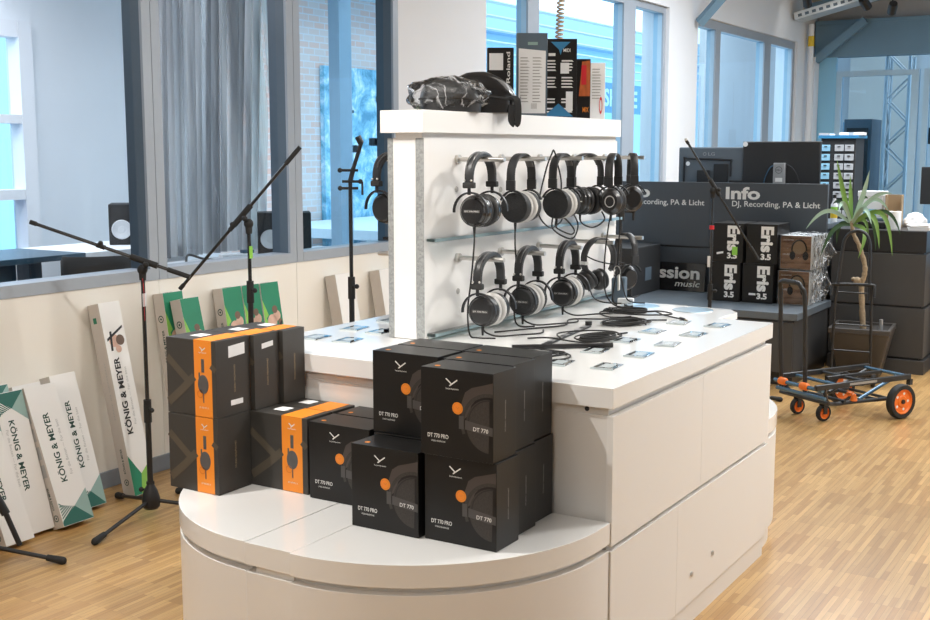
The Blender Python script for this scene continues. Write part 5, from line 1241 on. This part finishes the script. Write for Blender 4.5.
t = thing('spray_bottle', 'small bottle with a yellow and green label at the end of the info desk', 'bottle', (-2.262, 9.02, 1.0605)); b = MB(); b.lathe([(0, 0), (.025, 0), (.025, .13), (.012, .155), (.012, .18), (0, .18)], None, 18); b.build('bottle', M['wallwhite'], t, smooth=True); b = MB(); b.lathe([(.0255, .03), (.0255, .075)], None, 18); b.build('label', M['yellow'], t, smooth=True); b = MB(); b.lathe([(.0255, .077), (.0255, .115)], None, 18); b.build('label', M['green'], t, smooth=True); b = MB(); b.lathe([(.014, .18), (.014, .205), (0, .205)], None, 14); b.build('cap', M['black'], t, smooth=True)
t = thing('computer_monitor', 'black monitor edge at the photo border beyond the high counter', 'monitor', (-1.62, 10.4, 0)); b = MB(); b.box(-.28, .3, -.02, .02, 1.15, 1.46); b.build('housing', M['monitor'], t, bevel=.006); b = MB(); b.box(-.03, .03, .0, .04, .8, 1.2); b.build('neck', M['black'], t); b = MB(); b.box(-.14, .14, -.1, .1, .782, .80); b.build('foot', M['black'], t)
t = thing('rear_desk', 'dark desk at the back carrying the farther monitor', 'desk', (-1.6, 10.4, 0)); b = MB(); b.box(-.6, .8, -.3, .35, .74, .781); b.build('desk_top', M['deskdark'], t, bevel=.003)
for x in (-.55, .74):
    for y in (-.25, .3):
        b = MB(); b.box(x-.03, x+.03, y-.03, y+.03, 0, .74); b.build('leg', M['deskdark'], t)
# drawer organiser
t = thing('drawer_organiser', 'tall black small-parts cabinet with rows of pale drawers', 'cabinet', (-2.56, 10.35, 0))
b = MB(); b.box(-.17, .125, 0, .30, 0, 1.70); b.build('carcass', M['blackmat'], t, bevel=.003)
b = MB(); b.box(-.19, .145, -.02, .32, 1.70, 1.725); b.build('top_board', M['sign'], t)
for i in range(9):
    for j, (x0, x1, mt) in enumerate(((-.16, -.09, 'drawerblue'), (-.05, .025, 'drawerpale'), (.035, .11, 'drawerpale'))):
        z = .95+i*.08
        b = MB(); b.box(x0, x1, -.012, .0, z, z+.055); d = b.build('drawer', M[mt], t, bevel=.002)
        b = MB(); b.box((x0+x1)/2-.012, (x0+x1)/2+.012, -.02, -.012, z+.035, z+.043); b.build('handle', M['black'], d)
simple('paper_box', 'white paper packet lying on the small-parts cabinet', 'paper', (-2.50, 10.5, 1.7255), R(5), [('packet', 'paper', (-.1, .1, -.1, .1, 0, .025), .003), ('band', 'drawerpale', (-.02, .02, -.101, .101, .0, .0255), 0)])
simple('paper_box', 'flat white tray lying at the window end of the small-parts cabinet', 'tray', (-2.70, 10.42, 1.7255), R(-3), [('tray', 'paper', (-.045, .045, -.08, .08, 0, .015), .002), ('rim', 'drawerpale', (-.047, .047, -.082, -.078, 0, .02), 0)])
# truss and rack behind the partition
t = thing('lighting_truss', 'upright aluminium truss tower behind the glass partition', 'truss', (-3.43, 16.9, 0))
for x in (-.15, .15):
    for y in (-.14, .14):
        b = MB(); b.cyl((x, y, .02), (x, y, 2.85), .025, n=12); b.build('chord', M['truss'], t, smooth=True)
for k in range(9):
    z = .1+k*.31; s = 1 if k % 2 else -1
    b = MB(); b.cyl((-.15*s, -.14, z), (.15*s, -.14, z+.31), .012, n=8); b.cyl((-.15*s, .14, z), (.15*s, .14, z+.31), .012, n=8); b.cyl((-.15, -.14*s, z), (-.15, .14*s, z+.31), .012, n=8); b.build('brace', M['truss'], t, smooth=True)
b = MB(); b.box(-.25, .25, -.25, .25, 0, .02); b.build('base_plate', M['truss'], t)
t = thing('server_cabinet', 'dark grey cabinet behind the glass beside the truss', 'cabinet', (-3.90, 17.0, 0)); b = MB(); b.box(-.2, .17, -.3, .3, 0, 2.02); b.build('housing', M['slate'], t, bevel=.005); b = MB(); b.box(-.22, -.20, -.28, .28, .05, 1.98); b.build('side_panel', M['roofblue'], t); b = MB(); b.box(-.16, .13, -.315, -.30, .1, 1.9); d = b.build('door', M['blackmat'], t); b = MB(); b.box(.10, .115, -.33, -.315, .9, 1.1); b.build('handle', M['steel'], d)
t = thing('wall_phone', 'small dark handheld unit hanging behind the glass beside the truss', 'handset', (-3.05, 17.0, 1.68)); b = MB(); b.box(-.05, .05, -.03, .03, 0, .22); b.build('body', M['black'], t, bevel=.01); b = MB(); b.cyl((0, 0, .2), (.0, .0, .9), .004, n=6); b.build('cord', M['black'], t)
t = thing('stage_case', 'blue flight case behind the glass partition', 'case', (-4.55, 17.2, 0)); b = MB(); b.box(-.4, .2, -.3, .3, 0, 1.75); b.build('case', M['skyblue'], t, bevel=.01); b = MB(); b.box(-.41, .21, -.31, .31, 1.0, 1.03); b.build('seam', M['truss'], t)
b = MB(); b.box(-4.9, -3.9, 20.2, 20.4, 0, 3.2); tag(b.build('pale_backdrop_panel', M['cream']), 'tall pale panel standing at the back of the next room', 'panel')
# ------------------------------------------------------------------ folding cart with orange wheels
ca = math.atan2(.86, .51)
t = thing('folding_cart', 'black folding equipment cart with orange wheels and upright handle', 'cart', (-1.749, 6.695, 0), ca)
zr = .235
for y, x0, x1 in ((.01, .02, .79), (.385, .10, .84)):
    b = MB(); b.box(x0, x1, y-.012, y+.012, zr-.016, zr+.016); b.build('side_rail', M['cartblack'], t, bevel=.004)
b = MB(); b.box(.775, .80, -.005, .022, zr-.05, zr-.015); b.build('rail_end', M['cartblack'], t)
for x, mt in ((.22, 'cartblue'), (.44, 'cartblack'), (.80, 'cartblue')):
    b = MB(); b.cyl((x, .02, zr-.004), (x, .375, zr-.004), .011, n=12); b.build('cross_bar', M[mt], t, smooth=True)
b = MB(); b.box(.30, .75, .19, .21, zr-.01, zr+.012); b.build('middle_rail', M['cartblack'], t, bevel=.003)
for z, x in ((.215, .07), (.165, .09), (.135, .12)):
    b = MB(); b.cyl((x, .00, z), (x, .40, z), .012, n=12); b.build('front_tube', M['cartblue' if z > .14 else 'cartblack'], t, smooth=True)
for y in (.15, .33):
    b = MB(); b.cyl((.07, y-.02, .217), (.07, y+.02, .217), .023, n=16); b.ball((.07, y-.02, .217), .023, 14, (1, .6, 1)); b.ball((.07, y+.02, .217), .023, 14, (1, .6, 1)); b.build('orange_sleeve', M['orangeplastic'], t, smooth=True)
b = MB(); b.tube(smooth_path([(.10, .02, .215), (.16, .05, .13), (.26, .08, .105), (.34, .06, .11), (.62, .03, .11), (.66, .0, .11)], 5), .012, 10); b.build('lower_frame', M['cartblack'], t, smooth=True)
b = MB(); b.tube(smooth_path([(.10, .38, .215), (.18, .36, .13), (.28, .34, .105), (.62, .36, .11), (.66, .40, .11)], 5), .012, 10); b.build('lower_frame', M['cartblack'], t, smooth=True)
for y in (.06, .30):
    b = MB(); b.cyl((.42, y, .12), (.76, y+.03, zr-.01), .011, n=12); b.build('diagonal_bar', M['cartblue' if y < .1 else 'cartblack'], t, smooth=True)
b = MB(); b.cyl((.30, .05, .12), (.30, .35, .12), .011, n=12); b.cyl((.55, .03, .11), (.55, .37, .11), .011, n=12); b.build('lower_cross_bar', M['cartblack'], t, smooth=True)
b = MB(); b.box(.42, .46, .13, .16, .125, .15); b.build('latch', M['orangeplastic'], t, bevel=.006)
b = MB(); b.lathe([(.022, 0), (.012, .04), (0, .045)], Matrix.Translation((.37, .05, .12)), 14); b.build('orange_knob', M['orangeplastic'], t, smooth=True)
b = MB(); b.box(.28, .50, -.003, -.0022, zr-.006, zr+.008); b.build('brand_strip', M['stand_silver'], t)
hp = [(.10, .37, .17), (.085, .375, .40), (.07, .375, .74), (.055, .365, .80), (.05, .34, .825), (.05, .22, .825), (.055, .19, .80), (.07, .175, .74), (.09, .175, .40), (.10, .175, .17)]
b = MB(); b.tube(smooth_path(hp, 5), .0135, 12); b.build('push_handle', M['cartblack'], t, smooth=True)
b = MB(); b.cyl((.05, .23, .826), (.05, .34, .826), .0155, n=12); b.build('handle_grip', M['cartblack'], t, smooth=True)
def wheel(x, y, r, w, parent, spokes):
    Mx = frame((x, y, r), (1, 0, 0), (0, 0, 1)); Mx = Matrix.Translation((x, y, r)) @ Matrix.Rotation(R(90), 4, 'X')
    b = MB(); b.lathe([(r*.72, -w/2), (r*.95, -w/2), (r, -w*.3), (r, w*.3), (r*.95, w/2), (r*.72, w/2)], Mx, 36); wh = b.build('wheel', M['rubber'], parent, smooth=True)
    b = MB(); b.lathe([(0, -w*.35), (r*.3, -w*.35), (r*.36, -w*.22), (r*.62, -w*.2), (r*.68, -w*.42), (r*.74, -w*.42), (r*.74, w*.42), (r*.68, w*.42), (r*.62, w*.2), (r*.36, w*.22), (r*.3, w*.35), (0, w*.35)], Mx, 36); b.build('orange_rim', M['orangeplastic'], wh, smooth=True)
    b = MB()
    for s in (-1, 1):
        b.lathe([(r*.13, s*w*.36), (r*.12, s*w*.55), (0, s*w*.55)], Mx, 14)
    b.build('hub_cap', M['black'], wh, smooth=True)
    if spokes:
        b = MB()
        for i in range(5):
            a = 2*math.pi*i/5
            for s in (-1, 1): b.lathe([(r*.085, s*w*.225), (0, s*w*.23)], Mx @ Matrix.Translation((r*.47*math.cos(a), r*.47*math.sin(a), 0)), 12)
        b.build('rim_hole', M['kmwhite'], wh)
    return wh
wheel(.66, -.045, .105, .045, t, True); wheel(.66, .435, .105, .045, t, True)
b = MB(); b.cyl((.66, -.03, .105), (.66, .42, .105), .009, n=10); b.build('axle', M['cartblack'], t)
for y in (.12, .335):
    wheel(.20, y, .05, .028, t, False)
    b = MB(); b.box(.185, .215, y-.020, y-.015, .045, .112); b.box(.185, .215, y+.015, y+.020, .045, .112); b.box(.18, .22, y-.022, y+.022, .108, .118); b.cyl((.20, y, .115), (.19, y, .14), .014, n=12); b.build('caster_fork', M['cartblack'], t)

# hand truck behind the plant
t = thing('luggage_trolley', 'black tubular folding trolley standing in front of the plant pot', 'trolley', (-1.875, 8.08, 0), R(4))
for s in (-1, 1):
    b = MB(); b.cyl((s*.13, .03, .07), (s*.115, .0, .70), .010, n=10); b.build('upright', M['cartblack'], t, smooth=True)
b = MB(); b.tube(smooth_path([(-.115, .0, .60), (-.085, .0, .90), (-.07, .0, 1.0), (-.03, .0, 1.05), (.03, .0, 1.06), (.075, .0, 1.03), (.095, .0, .95), (.10, .0, .8), (.105, 0, .60)], 5), .011, 10); b.build('pull_handle', M['cartblack'], t, smooth=True)
b = MB(); b.tube(smooth_path([(-.14, -.02, .62), (-.135, -.01, .68), (-.11, -.01, .695), (.11, -.01, .70), (.135, -.01, .685), (.14, -.02, .62)], 4), .011, 10); b.build('folded_handle', M['cartblack'], t, smooth=True)
for z, k in ((.64, .115), (.42, .122), (.24, .126)):
    b = MB(); b.cyl((-k, .012, z), (k, .012, z), .005, n=8); b.build('cross_bar', M['cartblack'], t, smooth=True)
for s in (-1, 1):
    b = MB(); Mx = Matrix.Translation((s*.15, .04, .05)) @ Matrix.Rotation(R(90), 4, 'Y'); b.lathe([(.012, -.012), (.045, -.012), (.05, -.006), (.05, .006), (.045, .012), (.012, .012)], Mx, 22); wh = b.build('wheel', M['rubber'], t, smooth=True)
    b = MB(); b.lathe([(.016, -.014), (0, -.014)], Mx, 14); b.lathe([(.016, .014), (0, .014)], Mx, 14); b.build('hub_cap', M['black'], wh)
b = MB(); b.cyl((-.15, .04, .05), (.15, .04, .05), .007, n=8); b.build('axle', M['cartblack'], t)
b = MB(); b.tube(smooth_path([(-.11, .02, .055), (-.12, -.14, .05), (-.09, -.19, .05), (.09, -.19, .05), (.12, -.14, .05), (.11, .02, .055)], 4), .008, 8); b.build('load_frame', M['cartblack'], t, smooth=True)

# yucca in a square pot
t = thing('potted_yucca', 'yucca plant with bare trunk in a square graphite pot', 'plant', (-1.885, 8.44, 0), R(6))
b = MB(); k = 0
b.box(-.205, .205, -.205, .205, 0, .35, None, .62)
pot = b.build('pot', M['pot'], t, bevel=.012)
b = MB(); b.box(-.185, .185, -.185, .185, .352, .354); b.build('soil', M['soil'], pot)
b = MB()
for a in ((-.207, .207, -.207, -.185), (-.207, .207, .185, .207), (-.207, -.185, -.185, .185), (.185, .207, -.185, .185)): b.box(*a, .335, .372)
b.build('rim', M['pot'], pot, bevel=.005)
b = MB(); b.cyl((.13, -.06, .354), (.13, -.06, .43), .013, n=12); b.build('water_gauge', M['stand_silver'], pot)
tr = [(.01, -.03, .34), (-.005, -.03, .50), (-.015, -.03, .66), (.0, -.03, .73), (.0, -.03, .80), (-.04, -.03, .93), (-.085, -.03, 1.02), (-.105, -.03, 1.12)]
b = MB(); b.tube(smooth_path(tr, 5), .018, 12, scale=[1.15+.12*math.sin(i*2.1)-.012*i for i in range(36)]); b.ball((-.045, -.035, .69), .028, 10); b.ball((-.07, -.035, .70), .017, 10); b.build('trunk', M['trunk'], t, smooth=True)
C0 = V((-.10, -.03, 1.08))
def leaf(tip, mid, w, mt, b0=None):
    p0 = (b0 or C0); pts = bez(p0, p0+(V(mid)-p0)*.6, V(mid), V(tip), 14); b = MB(); rows = []
    d = V(tip)-p0; sd = V((-d.y, d.x, 0)); 
    view = V((.31, -.95, 0)); sd = V((0, 0, 1)).cross(view) if abs(d.x)+abs(d.y) < .05 else sd
    for i, p in enumerate(pts):
        q = i/14; ww = w*(.45+1.3*q)*(1-q**2.6)*.9+.001
        tt = (pts[min(i+1, 14)]-pts[max(i-1, 0)]).normalized(); s = tt.cross(view).normalized()
        n = s.cross(tt)
        rows.append(b.vs([p-s*ww+n*ww*.35, p, p+s*ww+n*ww*.35]))
    for A, B in zip(rows, rows[1:]): b.f([A[0], A[1], B[1], B[0]]); b.f([A[1], A[2], B[2], B[1]])
    b.build('leaf', M[mt], t, smooth=True, angle=180)
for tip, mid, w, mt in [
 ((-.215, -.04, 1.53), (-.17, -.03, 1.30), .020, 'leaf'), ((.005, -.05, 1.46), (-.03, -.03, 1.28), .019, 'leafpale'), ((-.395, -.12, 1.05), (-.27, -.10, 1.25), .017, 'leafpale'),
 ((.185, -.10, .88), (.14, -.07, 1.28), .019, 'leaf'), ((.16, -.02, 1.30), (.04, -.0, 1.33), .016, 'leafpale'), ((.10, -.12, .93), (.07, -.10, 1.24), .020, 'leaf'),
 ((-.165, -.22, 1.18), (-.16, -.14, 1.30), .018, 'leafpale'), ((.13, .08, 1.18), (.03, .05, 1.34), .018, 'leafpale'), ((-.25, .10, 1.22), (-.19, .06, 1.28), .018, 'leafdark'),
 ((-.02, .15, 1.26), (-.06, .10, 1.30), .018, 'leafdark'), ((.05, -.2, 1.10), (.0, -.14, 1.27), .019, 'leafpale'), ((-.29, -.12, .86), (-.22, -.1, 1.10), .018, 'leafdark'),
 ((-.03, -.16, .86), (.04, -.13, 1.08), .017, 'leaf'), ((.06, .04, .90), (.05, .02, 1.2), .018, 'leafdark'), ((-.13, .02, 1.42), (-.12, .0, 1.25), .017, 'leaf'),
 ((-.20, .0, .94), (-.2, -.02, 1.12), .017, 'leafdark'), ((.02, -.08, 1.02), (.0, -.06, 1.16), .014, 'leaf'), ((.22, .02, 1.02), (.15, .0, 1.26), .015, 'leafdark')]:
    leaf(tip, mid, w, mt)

# ------------------------------------------------------------------ ceiling fittings and hanging cord
t = thing('coiled_cord', 'ivory coiled cord hanging from above in front of the window', 'cord', (-3.0, 5.86, 2.07))
b = MB(); pts = []
for i in range(520):
    a = i*.62; z = .0022*i
    pts.append((.019*math.cos(a)+.02*math.sin(z*3), .019*math.sin(a), z))
b.tube(pts, .0055, 6); b.build('coil', M['cord'], t, smooth=True)
b = MB(); b.cyl((pts[-1][0], pts[-1][1], pts[-1][2]), (0, 0, 1.55), .005, n=8); b.build('straight_lead', M['cord'], t)
b = MB(); b.cyl((pts[0][0], pts[0][1], pts[0][2]+.002), (.0, .0, -.05), .008, .006, 10); b.build('end_plug', M['cord'], t, smooth=True)
t = thing('cable_tray', 'perforated galvanised cable tray running under the sloped ceiling', 'cable tray', (-4.26, 14.9, 3.19)); t.rotation_euler = (0, -math.atan(.22), R(-6))
b = MB(); b.box(0, 6.5, -.15, .15, 0, .006); b.box(0, 6.5, -.15, -.145, 0, .09); b.box(0, 6.5, .145, .15, 0, .09); b.build('tray', M['truss'], t)
b = MB()
for i in range(70): b.box(.05+i*.09, .10+i*.09, -.1508, -.150, .025, .06)
b.build('slot', M['slate'], t)
b = MB(); b.box(.85, 1.02, -.17, -.15, .02, .14); b.build('junction_box', M['paper'], t)
for x in (.5, 2.2, 4.0):
    b = MB(); b.cyl((x, 0, .006), (x, 0, .25), .006, n=6); b.build('hanger', M['truss'], t)
b = MB(); b.cyl((WX+.03, 11.45, 2.86), (-3.55, 11.45, 3.62), .055, n=4); tag(b.build('roof_brace', M['beam']), 'grey diagonal steel roof brace above the window pier', 'brace')
b = MB(); b.box(-.05, .05, -.05, .05, 0, .78, Matrix.Translation((WX+.05, 15.7, 2.76)) @ Matrix.Rotation(R(52), 4, 'Y')); tag(b.build('roof_brace', M['beam']), 'blue-grey diagonal brace at the corner of the glass partition', 'brace')
b = MB(); b.box(WX, 4.2, 15.3, 15.42, 0, .14, Matrix(((1, 0, 0, 0), (0, 1, 0, 0), (.16, 0, 1, 3.30-WX*.16), (0, 0, 0, 1)))); struct(b.build('beam_ceiling', M['beam']))
t = thing('vent_pipe', 'white pipe running down the wall beside the partition', 'pipe', (WX+.05, 15.45, 0)); b = MB(); b.cyl((0, 0, 1.2), (0, 0, 3.2), .035, n=14); b.build('pipe', M['wallwhite'], t, smooth=True); b = MB(); b.cyl((0, 0, 2.92), (0, 0, 3.05), .04, n=14); b.build('yellow_band', M['yellow'], t, smooth=True)
def spot(label, loc, az, lit=False):
    t = thing('track_spotlight', label, 'spotlight', loc, az); t.scale = (.6,)*3
    b = MB(); b.cyl((0, 0, .12), (0, 0, .34), .012, n=8); b.build('arm', M['black'], t)
    b = MB(); Mx = Matrix.Rotation(R(55), 4, 'X'); b.lathe([(0, .12), (.075, .12), (.085, .06), (.085, -.12), (.075, -.13), (.07, -.10), (0, -.10)], Mx, 20); b.build('lamp_head', M['black'], t, smooth=True)
    b = MB(); b.lathe([(.068, -.105), (0, -.105)], Mx, 20); b.build('lens', M['lamp'] if lit else M['label'], t)
    return t
spot('black spotlight under the cable tray, farther from the window wall', (-2.94, 13.9, 3.17), R(20))
spot('black spotlight under the cable tray, nearer the window wall', (-3.24, 13.9, 3.24), R(-20))
spot('lit spotlight shining at the top of the window wall', (-3.95, 14.1, 3.33), R(10), True)

# ------------------------------------------------------------------ light
w = bpy.data.worlds.new('daylight'); S.world = w; w.use_nodes = True
nt = w.node_tree; nt.nodes.clear(); out = nt.nodes.new('ShaderNodeOutputWorld'); bg = nt.nodes.new('ShaderNodeBackground')
tc = nt.nodes.new('ShaderNodeTexCoord'); sx = nt.nodes.new('ShaderNodeSeparateXYZ'); cr = nt.nodes.new('ShaderNodeValToRGB')
nt.links.new(tc.outputs['Generated'], sx.inputs[0]); nt.links.new(sx.outputs[2], cr.inputs[0]); nt.links.new(cr.outputs[0], bg.inputs[0]); nt.links.new(bg.outputs[0], out.inputs[0])
e = cr.color_ramp.elements; e[0].position = 0; e[0].color = (.62, .80, 1, 1); e[1].position = .35; e[1].color = (.92, .97, 1, 1)
bg.inputs[1].default_value = 2.9
def area(name, loc, size, energy, col=(1, .96, .9), rot=(0, 0, 0), sy=None):
    l = bpy.data.lights.new(name, 'AREA'); l.energy = energy; l.size = size; l.color = col
    if sy: l.shape = 'RECTANGLE'; l.size_y = sy
    o = bpy.data.objects.new(name, l); COL.objects.link(o); o.location = loc; o.rotation_euler = rot; return o
def spotl(name, loc, target, energy, ang, col=(1, .95, .88), rad=.03, blend=.4):
    l = bpy.data.lights.new(name, 'SPOT'); l.energy = energy; l.spot_size = R(ang); l.spot_blend = blend; l.shadow_soft_size = rad; l.color = col
    o = bpy.data.objects.new(name, l); COL.objects.link(o); o.location = loc
    o.rotation_euler = (V(target)-V(loc)).to_track_quat('-Z', 'Y').to_euler(); return o
area('near_fill', (-2.4, 1.8, 3.35), 2.0, 22)  # soft fill over the platform, no fixture modelled
area('front_fill', (-1.2, -1.4, 3.3), 2.0, 48, (1, .93, .84), (R(18), 0, 0))  # fill added behind the camera to brighten the platform front
area('ceiling_light_middle', (-.6, 5.2, 3.6), 2.2, 34)
area('ceiling_light_far', (-2.2, 9.6, 3.5), 2.0, 150, (.92, .96, 1))
area('studio_light', (-5.8, 4.2, 2.9), 1.6, 50, (.95, .95, 1))
area('next_room_light', (-2.5, 18.2, 4.2), 2.5, 50, (.95, .94, 1))
spotl('rack_spot', (.3, 5.3, 3.5), (-2.2, 4.1, 1.3), 140, 55)
spotl('counter_spot', (-2.95, 1.75, 3.38), (-2.0, 2.75, .55), 210, 62, (1, .97, .92))
area('side_fill', (4.0, 3.5, 1.9), 3.5, 22, (.9, .95, 1), (0, R(90), 0), 2.2)  # cool fill added for the counter doors; the right wall has no window
spotl('wall_spot', (-1.3, 2.2, 3.4), (-4.3, 3.6, .6), 130, 60)
spotl('floor_spot', (1.2, 6.5, 3.9), (-.6, 6.0, 0), 160, 90, rad=.3)

# ------------------------------------------------------------------ camera
cam = bpy.data.cameras.new('camera'); co = bpy.data.objects.new('camera', cam); COL.objects.link(co)
cam.sensor_width = 36; cam.lens = 36*1170/930; cam.clip_start = .05; cam.clip_end = 200
co.location = (0, 0, 1.6); co.rotation_euler = (R(90-7.78702), 0, R(31.5476))
S.camera = co
S.view_settings.view_transform = 'Standard'; S.view_settings.look = 'None'; S.view_settings.exposure = .2; S.view_settings.gamma = 1
try:
    S.cycles.max_bounces = 8; S.cycles.transparent_max_bounces = 24; S.cycles.glossy_bounces = 4; S.cycles.sample_clamp_indirect = 6; S.cycles.use_denoising = True; S.cycles.caustics_reflective = False; S.cycles.caustics_refractive = False
except Exception: pass
